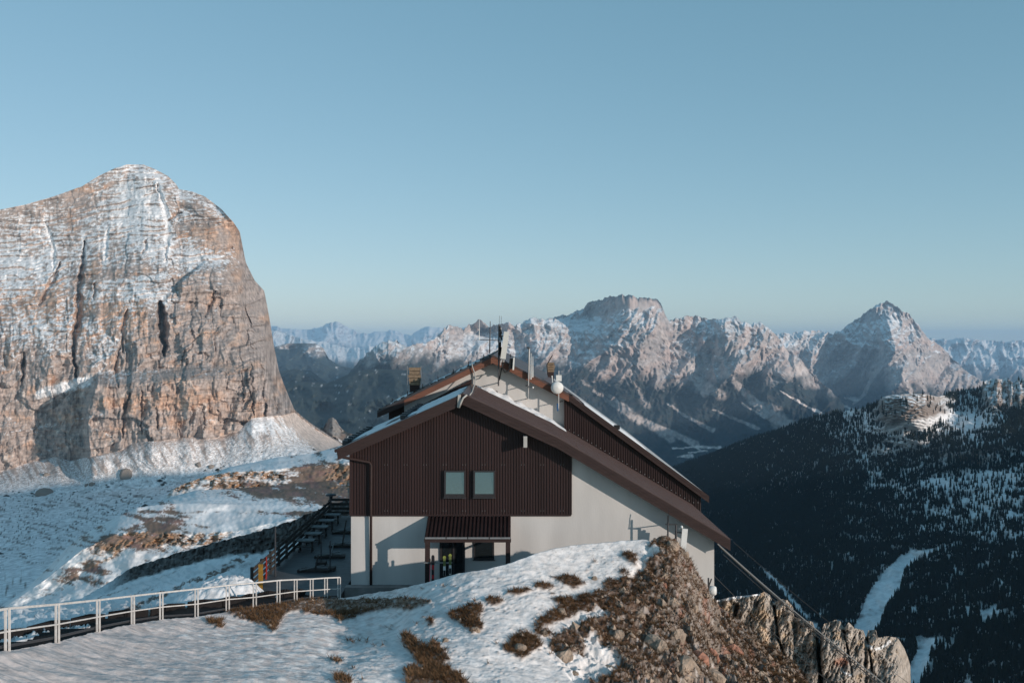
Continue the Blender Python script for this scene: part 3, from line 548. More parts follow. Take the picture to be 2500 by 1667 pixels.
px, py, Dg, B = sheet(-80, 860, 330, [
    (plus(rY, 90), plus(rD, -.5)), (plus(rY, 80), plus(rD, 2.2)),
    ([(-80, 1592), (0, 1567), (140, 1540), (330, 1507), (480, 1489), (640, 1471), (830, 1453), (860, 1451)], plus(rD, 5.0)),
    ([(-80, 1500), (0, 1490), (200, 1482), (330, 1472), (430, 1462), (520, 1450), (640, 1432), (830, 1412), (860, 1410)], [(-80, 40), (0, 42), (330, 50), (520, 53), (640, 57), (860, 60)]),
    (WB, [(-80, 60), (100, 66), (320, 78), (860, 86)]), (WT, [(-80, 62), (100, 68), (320, 81), (860, 89)]), (plus(WT, 160), 120)], [8, 14, 30, 70, 34, 8], ext=500)
wl_ = sstep(3.9, 4.05, B)*sstep(5.02, 4.98, B)*sstep(240, 330, px)
Dg = Dg-wl_*(1.6*(ridged((px+8*fbm(px/30, py/30, 2, 149))/21, py/60, 4, 151, .6)-.6)+.6*fbm(px/5, py/8, 3, 152))-(1-wl_)*1.0*fbm(px/60, py/22, 4, 153)*sstep(2, 3, B)
py = py+wl_*0+4*fbm(px/11, px*0, 3, 159)*(B > 4.9)*(B < 5.1)
V = to_world(px, py, Dg); V[..., 2] += (.22*fbm(px/22, py/8, 4, 154)+.08*fbm(px/5, py/2.5, 3, 155))*(B > 1.5)*(B < 5)
rockc = np.broadcast_to(col(.15, .13, .12), V.shape)*(1+.55*noise(px/4, py/16, 156)+.3*noise(px/2.2, py/5, 150))[..., None]
sp = .6+.55*fbm((px+1.3*py)/70, (py+.35*px)/9, 4, 157)+.35*fbm(px/4, py/2.2, 3, 158)
d, _ = seg_dist(px, py, [(310, 1490), (420, 1440), (520, 1400), (600, 1360)]); sp -= .55*sstep(11, 3, d)*sstep(-.3, .1, fbm(px/20, py/10, 3, 148))
sp -= .5*sstep(2.75, 2.2, B)*sstep(150, 330, px)+.1*sstep(2.7, 2.2, B)
c = mixc(np.broadcast_to(col(.17, .13, .11), V.shape), np.broadcast_to(SNOW, V.shape), sstep(.12, .42, sp))
c = mixc(c, rockc, wl_)
o = grid_mesh('snow_bank', V, c, M_slope); o['label'] = 'shaded snow bank with a dark rock wall left of the terrace'

# ================================================================ foreground snow ridge
CREST = [(-80, 1600, 22.5)]+RAIL+[(850, 1457, 52), (900, 1449, 51), (950, 1442, 49.5), (1000, 1431, 47.5), (1050, 1419, 46.4), (1100, 1404, 46), (1150, 1394, 45.8), (1200, 1386, 46), (1250, 1372, 46.5), (1300, 1353, 47.2), (1350, 1339, 48), (1400, 1331, 48.6), (1450, 1326, 49), (1500, 1322, 49.3), (1560, 1317, 49.5), (1600, 1312, 49.6), (1630, 1312, 49.6), (1652, 1324, 49.6), (1670, 1348, 49.8), (1688, 1362, 50), (1698, 1390, 50.2), (1708, 1405, 50.4), (1725, 1430, 50.6), (1742, 1462, 51), (1760, 1488, 51), (1800, 1518, 51), (1850, 1562, 50), (1900, 1602, 49), (1950, 1645, 48), (2010, 1700, 47)]
cyy = [(a, b_) for a, b_, c_ in CREST]; cdd = [(a, c_) for a, b_, c_ in CREST]
pxs = np.linspace(-80, 2010, 760)
cz = -(pl(pxs, cyy)-CY)/F*pl(pxs, cdd)
backD = pl(pxs, cdd)+np.where(pxs < 840, 1.2, 3.0)
backZ = np.where(pxs < 840, cz-1.6, np.where(pxs < 1720, np.minimum(cz-1.0, -13.5), cz-6.0))
backY = CY-backZ/backD*F
farD = np.maximum(backD+2, np.where(pxs < 840, backD+2, 57.0)); farZ = np.where(pxs < 840, cz-4, np.where(pxs < 1720, -13.6-.0*pxs, cz-16)); farY = CY-farZ/farD*F
cur = lambda a: list(zip(pxs, a))
px, py, Dg, B = sheet(-80, 2010, 760, [
    (1790, [(-80, 17.5), (400, 21.5), (800, 26), (1250, 30), (1500, 32), (1700, 35), (2010, 42)]),
    ([(-80, 1667), (1800, 1667), (1900, 1690), (2010, 1740)], [(-80, 20.6), (0, 21), (400, 26.5), (800, 32), (1050, 35), (1250, 36.5), (1500, 38.5), (1700, 41), (1850, 45), (2010, 45)]),
    (cyy, cdd), (cur(backY), cur(backD)), (cur(farY), cur(farD))], [24, 230, 10, 6])
GRASS = [[(548, 1492), (570, 1472), (700, 1458), (850, 1464), (960, 1461), (1052, 1464), (1055, 1474), (1000, 1486), (940, 1492), (890, 1502), (832, 1522), (805, 1505), (760, 1498), (720, 1488), (690, 1502), (672, 1545), (640, 1520), (605, 1512)],
         [(1093, 1500), (1120, 1490), (1150, 1478), (1178, 1479), (1170, 1510), (1180, 1538), (1155, 1547), (1130, 1528)],
         [(980, 1545), (1012, 1560), (1040, 1580), (1052, 1592), (1048, 1560), (1060, 1562), (1078, 1590), (1100, 1615), (1062, 1615), (1120, 1645), (1175, 1690), (1000, 1690), (985, 1630), (1030, 1628), (1008, 1600), (985, 1582)],
         [(1224, 1590), (1250, 1560), (1282, 1538), (1312, 1552), (1326, 1575), (1275, 1612)],
         [(2150, 1500), (1720, 1270), (1596, 1305), (1585, 1330), (1618, 1352), (1600, 1372), (1560, 1388), (1540, 1408), (1500, 1420), (1480, 1440), (1405, 1456), (1425, 1470), (1440, 1482), (1490, 1500), (1480, 1515), (1420, 1518), (1400, 1532), (1345, 1560), (1340, 1575), (1395, 1600), (1428, 1590), (1425, 1560), (1450, 1555), (1475, 1575), (1515, 1605), (1505, 1640), (1440, 1665), (1430, 1800), (2150, 1850)],
         [(1343, 1462), (1380, 1460), (1440, 1470), (1450, 1490), (1400, 1505), (1350, 1528), (1312, 1535), (1310, 1515), (1350, 1495), (1365, 1480)],
         [(1302, 1530), (1345, 1538), (1350, 1552), (1310, 1545)], [(1180, 1470), (1210, 1462), (1232, 1470), (1205, 1482)], [(1230, 1452), (1285, 1440), (1302, 1446), (1260, 1458)], [(1345, 1408), (1390, 1402), (1430, 1420), (1410, 1436), (1380, 1430)], [(1300, 1430), (1345, 1424), (1350, 1438), (1310, 1440)],
         [(1518, 1352), (1548, 1350), (1556, 1372), (1552, 1386), (1530, 1372)], [(797, 1600), (835, 1612), (832, 1620), (805, 1610)], [(815, 1650), (850, 1652), (880, 1690), (835, 1690)], [(1040, 1515), (1062, 1516), (1060, 1528), (1045, 1530)], [(500, 1512), (545, 1515), (540, 1528), (510, 1524)], [(1470, 1420), (1500, 1412), (1500, 1430), (1480, 1440)], [(1510, 1400), (1530, 1390), (1535, 1410)]]
def grass_mask(x, y, warp=1.0):
    wx = x+warp*(11*fbm(x/16, y/11, 5, 161, .6)+7*fbm(x/5, y/4, 2, 162)); wy = y+warp*(7*fbm(x/15, y/11, 4, 163)+3*fbm(x/5, y/4, 2, 164))
    m = np.zeros(np.shape(x), dtype=bool)
    for p_ in GRASS: m |= in_poly(wx, wy, p_)
    near = in_poly(x, y, [(900, 1440), (1300, 1400), (1560, 1330), (1640, 1330), (1700, 1700), (760, 1700), (800, 1560)])
    m |= near & (fbm(x/8, y/5, 4, 160)+.25*fbm(x/60, y/40, 2, 159) > .40)
    return m & (fbm(x/6, y/4, 3, 158) > -.30)
gm = grass_mask(px, py).astype(float)*(B <= 2.3)
patch = sstep(.20, .36, fbm(px/34, py/20, 4, 165))*in_poly(px, py, [(1380, 1430), (1560, 1370), (1760, 1490), (2010, 1700), (1380, 1700)])
gm = np.clip(gm, 0, 1); gsoft = blur(gm, 2)
V = to_world(px, py, Dg); X, Y = V[..., 0], V[..., 1]
fade = sstep(2.06, 1.96, B)*sstep(.3, 1, B)
steep = in_poly(px, py, [(1590, 1300), (1560, 1390), (1480, 1450), (1330, 1580), (1440, 1700), (2150, 1850), (2150, 1500), (1720, 1270)]).astype(float); steep = blur(steep, 6)
V[..., 2] += .28*fbm(X/4.0, Y/4.0, 4, 166)*fade*sstep(1.995, 1.8, B)+.075*fbm(X/.9, Y/.9, 4, 167)*fade+.03*fbm(X/.45, Y/.22, 3, 178)*fade*(1-gsoft)+.045*fbm(X/.3, Y/.3, 2, 172)*fade*gsoft
V[..., 2] += (.10*gsoft-.06*(1-gsoft)*steep)*fade
def cells(x, y, sx, sy, seed):
    a = np.floor(x/sx+.6*noise(x/sx*.7, y/sy*.7, seed)); b = np.floor(y/sy+.6*noise(x/sx*.7, y/sy*.7, seed+1)); h = np.sin(a*12.9898+b*78.233+seed)*43758.5453
    return h-np.floor(h)-.5
rocky = steep*sstep(1470, 1640, px+.3*(py-1450))
V[..., 2] += rocky*fade*(.42*cells(X+.3*Y, Y, 1.6, 1.2, 1)+.20*cells(X, Y+.3*X, .7, .55, 2)+.07*cells(X, Y, .3, .25, 3))
V[..., 2] += steep*fade*(.45*(ridged(X/1.7, (Y+.5*X)/1.1, 4, 168)-.62)+.28*(ridged(X/.55, Y/.4, 3, 169)-.6))
brown = mixc(np.broadcast_to(col(.085, .048, .031), V.shape), np.broadcast_to(col(.155, .095, .06), V.shape), sstep(-.3, .4, fbm(px/10, py/6, 4, 170)))
stone = mixc(np.broadcast_to(col(.27, .215, .175), V.shape), np.broadcast_to(col(.33, .16, .11), V.shape), sstep(.15, .45, fbm(px/28, py/24, 3, 171))*.8)
st_m = sstep(.02, .22, fbm(px/9, py/7, 4, 173)+.34*steep*sstep(1560, 1720, px+.35*(py-1450))-.24+.22*rocky)
br = mixc(brown, stone, st_m*sstep(.2, .6, steep)); br = mixc(br, np.broadcast_to(col(.33, .25, .19), V.shape), .75*sstep(-.2, .25, fbm(px/4, py/2.5, 3, 174))*sstep(690, 760, px)*(px < 1070)*sstep(1500, 1485, py))  # tan gravel strip, colour lightened to offset the shade of the hill
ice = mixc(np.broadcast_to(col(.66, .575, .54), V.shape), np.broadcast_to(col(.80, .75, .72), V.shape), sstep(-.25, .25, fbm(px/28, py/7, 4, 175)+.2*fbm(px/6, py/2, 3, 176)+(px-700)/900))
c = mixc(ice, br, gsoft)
c = mixc(c, np.broadcast_to(col(.30, .25, .21), V.shape), sstep(.33, .42, fbm(px/5, py/3, 3, 177))*sstep(1250, 1400, px)*(py < 1470)*.6)
c = mixc(c, np.broadcast_to(col(.10, .095, .095), V.shape), sstep(2.3, 2.8, B)*(px > 840))
fg = grid_mesh('snow_slope', V, c, M_ground); fg['label'] = 'foreground snow slope with brown turf and a stony crest'
FV, FPX, FPY, FB = V, px, py, B
def ground_at(x_px, y_px):
    k = np.argmin((FPX-x_px)**2+(FPY-y_px)**2+(FB > 2.02)*1e6); return FV.reshape(-1, 3)[k]

# ================================================================ crag on the right below the crest
TOPC = [(1690, 1470), (1745, 1466), (1790, 1456), (1830, 1452), (1858, 1448), (1866, 1443), (1880, 1452), (1887, 1472), (1905, 1462), (1922, 1464), (1936, 1480), (1939, 1505), (1960, 1512), (1984, 1517), (1992, 1540), (2000, 1572), (2006, 1540), (2012, 1522), (2040, 1512), (2052, 1516), (2060, 1532), (2072, 1518), (2086, 1532), (2108, 1538), (2114, 1556), (2120, 1538), (2138, 1536), (2144, 1556), (2165, 1552), (2192, 1556), (2208, 1582), (2218, 1608), (2225, 1632), (2224, 1700)]
px, py, Dg, B = sheet(1690, 2228, 300, [(1830, 60), (TOPC, [(1690, 70), (1900, 72), (2000, 69), (2228, 74)]), (plus(TOPC, 60), 80)], [230, 10])
u_ = px+.32*(py-1450)
Dg = Dg-2.2*(ridged(u_/80, py/260, 3, 181)-.6)*sstep(0, .2, B)-1.1*(ridged(u_/26, py/75, 4, 182, .6)-.6)-.6*fbm(u_/6, py/13, 4, 183)-.2*fbm(px/3, py/5, 2, 184)
for pts, w, dp in [([(1996, 1560), (2000, 1610), (2006, 1690)], 6, 3.5), ([(1890, 1480), (1900, 1560), (1930, 1640)], 5, 1.2), ([(1800, 1480), (1785, 1540), (1800, 1580)], 8, 1.6), ([(2118, 1560), (2130, 1640)], 4, 1), ([(2060, 1540), (2080, 1640)], 4, .8)]:
    d, al = seg_dist(px+3*fbm(px/9, py/9, 3, 185), py, pts); Dg = Dg+dp*sstep(1, .2, d/w)
Dg = Dg+9*np.clip(1-(2222-px)/45, 0, 1)**2
V = to_world(px, py, Dg); n = normals(V)
c = mixc(np.broadcast_to(col(.40, .345, .295), V.shape), np.broadcast_to(col(.47, .355, .25), V.shape), sstep(.1, .4, fbm(px/38, py/40, 3, 186)+.4*np.exp(-((px-1880)/60)**2-((py-1520)/60)**2)-.1))
c = c*(1+.35*noise(u_/4, py/22, 187)+.25*fbm(px/4, py/4, 3, 188))[..., None]
c = mixc(c, np.broadcast_to(col(.42, .21, .14), V.shape), .8*sstep(.9, .4, np.hypot((px-2055)/26, (py-1615)/16)+.4*fbm(px/8, py/8, 3, 189)))
for pts, w in [([(1748, 1466), (1800, 1457), (1855, 1450)], 3.5), ([(2118, 1575), (2128, 1580)], 5), ([(2138, 1583), (2150, 1582), (2165, 1572), (2172, 1565)], 3.5), ([(2060, 1640), (2078, 1647)], 3)]:
    d, al = seg_dist(px, py, pts); c = mixc(c, np.broadcast_to(SNOW, V.shape), sstep(1.1, .7, d/w))
o = grid_mesh('crag', V, c, M_crag, smooth=False); o['label'] = 'grey and ochre rock crag below the right corner of the lodge'

# ================================================================ the lodge
class MB:
    def __init__(s): s.v, s.f = [], []
    def box(s, x0, x1, y0, y1, z0, z1):
        k = len(s.v); s.v += [(x0, y0, z0), (x1, y0, z0), (x1, y1, z0), (x0, y1, z0), (x0, y0, z1), (x1, y0, z1), (x1, y1, z1), (x0, y1, z1)]
        s.f += [tuple(k+i for i in q) for q in ((0, 3, 2, 1), (4, 5, 6, 7), (0, 1, 5, 4), (1, 2, 6, 5), (2, 3, 7, 6), (3, 0, 4, 7))]; return s
    def prism(s, poly, y0, y1):
        """polygon in x,z drawn out along y"""
        k = len(s.v); n = len(poly); s.v += [(x, y0, z) for x, z in poly]+[(x, y1, z) for x, z in poly]
        s.f += [tuple(range(k, k+n)), tuple(range(k+2*n-1, k+n-1, -1))]
        s.f += [(k+i, k+n+i, k+n+(i+1) % n, k+(i+1) % n) for i in range(n)]; return s
    def bar(s, a, b, w, h=None, up=(0, 0, 1)):
        h = h or w; a, b, u = Vector(a), Vector(b), Vector(up); d = (b-a).normalized()
        if abs(d.dot(u)) > .98: u = Vector((0, 1, 0))
        r = d.cross(u).normalized(); u = r.cross(d).normalized(); k = len(s.v)
        for p in (a, b):
            for i, j in ((-1, -1), (1, -1), (1, 1), (-1, 1)): s.v.append(tuple(p+r*(i*w/2)+u*(j*h/2)))
        s.f += [(k, k+1, k+2, k+3), (k+7, k+6, k+5, k+4)]+[(k+i, k+4+i, k+4+(i+1) % 4, k+(i+1) % 4) for i in range(4)]; return s
    def tube(s, pts, r, n=8, caps=True):
        pts = [Vector(p) for p in pts]; k = len(s.v); rs = r if isinstance(r, (list, tuple)) else [r]*len(pts)
        prev = None
        for i, p in enumerate(pts):
            d = (pts[min(i+1, len(pts)-1)]-pts[max(i-1, 0)]).normalized()
            a = Vector((0, 0, 1)) if abs(d.z) < .9 else Vector((0, 1, 0))
            if prev is not None: a = prev
            u = (a-d*a.dot(d)).normalized(); w = d.cross(u); prev = u
            for j in range(n): t = 2*math.pi*j/n; s.v.append(tuple(p+(u*math.cos(t)+w*math.sin(t))*rs[i]))
        for i in range(len(pts)-1):
            for j in range(n): s.f.append((k+i*n+j, k+i*n+(j+1) % n, k+(i+1)*n+(j+1) % n, k+(i+1)*n+j))
        if caps: s.f += [tuple(range(k+n-1, k-1, -1)), tuple(range(k+(len(pts)-1)*n, k+len(pts)*n))]
        return s
    def lathe(s, c, axis, prof, n=20):
        c, ax = Vector(c), Vector(axis).normalized(); a = Vector((0, 0, 1)) if abs(ax.z) < .9 else Vector((1, 0, 0))
        u = ax.cross(a).normalized(); w = ax.cross(u); k = len(s.v)
        for r, h in prof:
            for j in range(n): t = 2*math.pi*j/n; s.v.append(tuple(c+ax*h+(u*math.cos(t)+w*math.sin(t))*r))
        for i in range(len(prof)-1):
            for j in range(n): s.f.append((k+i*n+j, k+i*n+(j+1) % n, k+(i+1)*n+(j+1) % n, k+(i+1)*n+j))
        return s
    def build(s, name, m, parent=None, smooth=False):
        o = link_mesh(name, s.v, s.f, m, None, smooth)
        if parent:
            o.parent = parent; o.matrix_parent_inverse = parent_inverse(parent)
        return o
def parent_inverse(p):
    from mathutils import Matrix
    return Matrix.Translation(-p.location) if p.parent is None else Matrix()      # parts are built in world coordinates
def thing(name, label, cat, loc=(0, 0, 0), group=None, kind=None):
    o = bpy.data.objects.new(name, None); C.objects.link(o); o.location = loc; o.empty_display_size = .3
    return tag(o, label, cat, group, kind)

m_clad = mat('brown_cladding', (.031, .0165, .0155), rough=.55, namp=.30, nscale=1.3, stretch=(1, 1, .06), spec=.3, bstr=0)
m_roof = mat('brown_roof_metal', (.085, .056, .052), rough=.5, namp=.22, nscale=1.2, spec=.35, stretch=(1, 3, 1), bstr=.05, bscale=8)
m_fascia = mat('brown_board', (.036, .021, .019), rough=.7, namp=.3, nscale=3, stretch=(.4, 1, 5), bstr=.1)
m_orange = mat('reddish_board', (.165, .07, .045), rough=.7, namp=.25, nscale=2.5, stretch=(.4, 1, 4), bstr=.1)
m_white = mat('white_plaster', (.565, .54, .515), rough=.92, namp=.11, nscale=1.1, stretch=(1, 1, .22), bstr=.25, bscale=14, spec=.15, bdist=.02)
m_plinth = mat('grey_concrete', (.22, .21, .20), rough=.9, namp=.25, nscale=2, bstr=.3, bscale=12)
m_frame = mat('dark_window_frame', (.03, .028, .03), rough=.5, bstr=0)
m_glass = mat('window_glass', (.17, .215, .215), rough=.04, metal=.85, spec=1.0, namp=.05, bstr=.02, bscale=2.0, bdist=.02)
m_glassdark = mat('dark_door_glass', (.012, .016, .018), rough=.08, spec=.6, namp=.1, bstr=0)
m_grey = mat('light_grey_roof', (.42, .41, .40), rough=.55, namp=.1, nscale=.6, bstr=.05)
m_steel = mat('galvanised_steel', (.30, .30, .30), rough=.45, metal=.5, namp=.15, nscale=4, bstr=0)
m_dsteel = mat('dark_steel', (.06, .06, .065), rough=.5, metal=.3, bstr=0)
m_wpanel = mat('cream_antenna_panel', (.62, .60, .55), rough=.5, namp=.04, bstr=0)
m_wpaint = mat('white_paint', (.72, .71, .68), rough=.5, namp=.08, bstr=0)
m_tan = mat('tan_chimney_block', (.23, .165, .11), rough=.9, namp=.3, nscale=5, bstr=.4, bscale=20)
m_black = mat('black_rubber', (.012, .012, .013), rough=.6, bstr=0)
m_snow = mat('roof_snow', tuple(SNOW*.97), rough=.7, namp=.05, nscale=2, bstr=.5, bscale=5, bdist=.05, spec=.25)
m_dwood = mat('dark_weathered_wood', (.045, .04, .038), rough=.8, namp=.35, nscale=3, stretch=(1, .3, 3), bstr=.2)
m_lwood = mat('frosted_table_wood', (.17, .18, .185), rough=.8, namp=.2, nscale=3, bstr=.1)
m_conduit = mat('grey_conduit', (.42, .40, .37), rough=.6, bstr=0)

W, RF, UW, UF = 55.0, 54.1, 66.0, 65.2           # lower wall, lower roof front, upper wall, upper roof front
lodge = thing('mountain_lodge', 'dark brown and white mountain lodge with an offset gable roof and antennas', 'building', (0, 55, -13.4))
# --- lower roof: gentle left slope, gentle then steeper right slope
RT = [(PX(824, RF), PZ(1096, RF)), (PX(1130, RF), PZ(961, RF)), (PX(1362, RF), PZ(1068, RF)), (PX(1783, RF), PZ(1317, RF))]
def line_z(poly, x): return float(np.interp(x, [p[0] for p in poly], [p[1] for p in poly]))
TH = .52
low = [(x, z-TH) for x, z in RT]
roof = MB().prism(RT+low[::-1], RF, UW+.3).build('roof', m_roof, lodge)
# fascia boards on the front edge, three strips, each slope apart
for i in range(3):
    (xa, za), (xb, zb) = RT[i], RT[i+1]
    for k, (o0, o1, pr) in enumerate(((-.02, -.215, .05), (-.225, -.40, .035), (-.41, -.60, .02))):
        MB().prism([(xa, za+o0), (xb, zb+o0), (xb, zb+o1), (xa, za+o1)], RF-pr, RF+.0-.002).build('fascia_board', m_fascia, roof)
# bright drip edge on the sunlit slopes
for i in (1, 2):
    (xa, za), (xb, zb) = RT[i], RT[i+1]
    MB().bar((xa, RF-.05, za+.015), (xb, RF-.05, zb+.015), .07, .03, (0, 1, 0)).build('drip_edge', m_roof, roof)
# standing ribs of the sheet roofing running down the slopes
for i, (n_, y1) in enumerate(((0, 0), (24, UW-.05), (24, UW-.05))):
    if n_ == 0: continue
    mb = MB(); (xa, za), (xb, zb) = RT[i], RT[i+1]
    for q in range(n_):
        y = RF+.25+(y1-RF-.3)*q/(n_-1); mb.bar((xa, y, za+.02), (xb, y, zb+.02), .10, .05)
    mb.build('roof_ribs', m_roof, roof)['kind'] = 'stuff'
# ridge cap
MB().prism([(RT[1][0]-.35, RT[1][1]-.13), (RT[1][0], RT[1][1]+.05), (RT[1][0]+.45, RT[1][1]-.17), (RT[1][0]+.45, RT[1][1]-.20), (RT[1][0], RT[1][1]+.01), (RT[1][0]-.35, RT[1][1]-.16)], RF-.02, UW).build('ridge_cap', m_roof, roof)
# white corner flashing at the gable top
MB().bar((RT[1][0]-.18, RF-.09, RT[1][1]-.05), (RT[1][0]-.22, RF-.09, RT[1][1]-.75), .16, .03, (0, 1, 0)).build('flashing', m_conduit, roof)
# flashing strip where the lower roof meets the upper wall
for (xa, za), (xb, zb), mm in (((PX(1000, UW), line_z(RT, PX(1000, UW))), RT[1], m_clad), (RT[1], (PX(1215, UW), line_z(RT, PX(1215, UW))), m_fascia)):
    MB().prism([(xa, za+.02), (xb, zb+.34), (xb, zb-.05), (xa, za-.1)], UW-.28, UW-.06).build('wall_flashing', mm, roof)  # left strip gets the darker brown to paint in its shadow

# --- lower walls
xl, xr, zb_ = PX(857, W), PX(1743.5, W), -13.5
und = lambda x: line_z(low, x)-.002
wall = MB().prism([(xl, zb_), (xr, -22), (xr, und(xr)), (RT[2][0], und(RT[2][0])), (RT[1][0], und(RT[1][0])), (xl, und(xl))], W, 92).build('wall', m_white, lodge)
# corrugated cladding of the gable
def cladding(name, x0, x1, y, zlow, zhigh, parent, pitch=.152, depth=.04, extra=None):
    mb = MB(); prof = []; x = x0
    while x < x1:
        for dx, d in ((0, 0), (.30, 0), (.42, 1), (.88, 1)):
            xx = x+dx*pitch
            if xx <= x1: prof.append((xx, d))
        x += pitch
    prof.append((x1, 0))
    if extra: prof = sorted(prof+[(e, prof[min(range(len(prof)), key=lambda i: abs(prof[i][0]-e))][1]) for e in extra])
    for xx, d in prof: mb.v += [(xx, y-d*depth, zlow(xx)), (xx, y-d*depth, zhigh(xx))]
    for i in range(len(prof)-1): mb.f.append((2*i, 2*i+2, 2*i+3, 2*i+1))
    k = len(mb.v)
    return mb.build(name, m_clad, parent)
cx0, cx1, cz0 = xl-.03, PX(1393, W), PZ(1255, W)
clad = cladding('cladding', cx0, cx1, W-.06, lambda x: cz0, lambda x: und(x)-.004, lodge)
MB().bar((cx0-.02, W-.09, cz0-.03), (cx1+.03, W-.09, cz0-.03), .10, .07, (0, 1, 0)).build('cladding_trim', m_clad, clad)
MB().bar((cx1+.03, W-.085, cz0), (cx1+.03, W-.085, und(cx1)-.02), .07, .08, (0, 1, 0)).build('cladding_trim', m_clad, clad)
MB().box(cx0-.04, cx0+.10, W-.13, W-.02, cz0, und(cx0)-.01).build('cladding_trim', m_clad, clad)
sm = MB()
for py_ in (1133.5, 1245.5, 1221):
    for q in range(11):
        xx = 943+q*47.6 if py_ != 1221 else 1100+(q % 3)*49
        if xx > 1390: continue
        for dx in (-3.5, 3.5):
            X_, Z_ = PX(xx+dx, W), PZ(py_, W); sm.box(X_-.014, X_+.014, W-.125, W-.10, Z_-.014, Z_+.014)
o = sm.build('screws', m_steel, clad); o['kind'] = 'stuff'
# two upper windows
def window(name, a0, a1, b0, b1, y, parent, glass, proud=.09, label=None):
    x0, x1, z0, z1 = PX(a0, W), PX(a1, W), PZ(b1, W), PZ(b0, W); t = .09
    fr = MB().box(x0, x0+t, y-proud, y+.05, z0, z1).box(x1-t, x1, y-proud, y+.05, z0, z1).box(x0+t, x1-t, y-proud, y+.05, z1-t, z1).box(x0+t, x1-t, y-proud, y+.05, z0, z0+t).build(name, m_frame, parent)
    if label: fr['label'] = label
    g = MB(); tl = .0 if glass is m_glassdark else .20; g.v = [(x0+t, y-.05-tl*.5, z0+t), (x1-t, y-.055-tl*.5, z0+t), (x1-t, y-.055+.03, z1-t), (x0+t, y-.05+.03, z1-t)]; g.f = [(0, 1, 2, 3)]
    g.build('pane', glass, fr)
    MB().box(x0-.03, x1+.05, y-proud-.07, y-proud+.01, z0-.04, z0-.003).build('sill', m_dsteel, fr)
    MB().box(x0+t, x1-t, y-proud+.005, y-proud+.03, z0+t, z0+t+.10).build('inner_rail', m_frame, fr)
    return fr
window('window', 1085, 1137, 1147, 1212, W-.10, lodge, m_glass, .17, label='upper window reflecting pale sky')
window('window', 1156, 1209, 1147, 1212, W-.10, lodge, m_glass, .17, label='upper window beside the vent pipe side')
# lower door and window under the canopy
window('window', 1156, 1206.5, 1306, 1365, W-.012, lodge, m_glassdark, .05, label='dark ground floor window under the canopy')
dx0, dx1, dz0, dz1 = PX(1073.5, W), PX(1135, W), -13.45, PZ(1306, W)
door = MB().box(dx0, dx0+.12, W-.07, W+.03, dz0, dz1).box(dx1-.12, dx1, W-.07, W+.03, dz0, dz1).box(dx0+.12, dx1-.12, W-.07, W+.03, dz1-.12, dz1).box((dx0+dx1)/2+.02, (dx0+dx1)/2+.12, W-.07, W+.03, dz0, dz1-.12).build('door', m_frame, lodge)
for a, b in ((dx0+.12, (dx0+dx1)/2+.02), ((dx0+dx1)/2+.12, dx1-.12)):
    MB().box(a, b, W-.03, W+.02, dz0, dz1-.12).build('pane', m_glassdark, door)
MB().bar((dx0+.62, W-.11, -12.3), (dx0+.62, W-.11, -12.0), .03).build('handle', m_steel, door)
# canopy
YC = 52.8
cxa, cxb = PX(1045, W), PX(1247, W); zt, zf = PZ(1258.5, W), PZ(1311, YC)
canopy = MB().prism([(cxa, 0), (cxb, 0), (cxb, -.06), (cxa, -.06)], 0, 1)
canopy.v = [(x, W-.06-(W-.06-YC)*y, z-.03+zt+(zf-zt)*y) for x, y, z in canopy.v]
canopy = canopy.build('canopy', m_clad, lodge)
mb = MB(); nrib = 22
for q in range(nrib):
    x = cxa+.10+(cxb-cxa-.2)*q/(nrib-1); mb.bar((x, W-.09, zt+.01), (x, YC, zf+.01), .10, .06)
mb.build('roof_sheet', m_clad, canopy)
for q in range(4):
    a = cxa+.03+(cxb-cxa)*q/4; MB().bar((a, YC-.06, zf-.03), (a+(cxb-cxa)/4-.05, YC-.06, zf-.03), .09, .10, (0, 1, 0)).build('gutter', m_steel, canopy)
MB().box(cxa-.02, cxb+.02, YC-.02, YC+.13, zf-.27, zf-.10).build('beam', m_fascia, canopy)
for x in (cxa+.02, cxb-.27):
    MB().box(x, x+.25, YC-.0, YC+.25, -13.5, zf-.271).build('post', m_fascia, canopy)
    MB().bar((x+.12, YC+.1, zf-.45), (x+.12, W-.01, zf-.1), .10).build('brace', m_fascia, canopy)
# gutter and downpipe on the left
zE = RT[0][1]
MB().tube([(RT[0][0]-.08, RF-.05, zE-.10), (RT[0][0]-.08, UW, zE-.10)], .09, 8).build('gutter', m_clad, lodge)
MB().tube([(RT[0][0]-.06, RF+.5, zE-.15), (RT[0][0]-.04, RF+.5, zE-.45), (PX(848, 54.6), 54.7, PZ(1119, 54.6)), (PX(902, 54.7), 54.75, PZ(1129, 54.7)), (PX(906, 54.7), 54.75, PZ(1136, 54.7)), (PX(905, 54.7), 54.75, PZ(1256, 54.7)), (PX(905, 54.7), 54.8, PZ(1262, 54.7)), (PX(905, 54.75), 54.85, PZ(1428, 54.75))], .075, 8).build('downpipe', m_fascia, lodge, True)
# square vent under the eave
MB().box(PX(1278, 54.2), PX(1287, 54.2), 53.95, W-.03, PZ(1091, 54.2), PZ(1064, 54.2)).build('vent_duct', m_conduit, lodge)
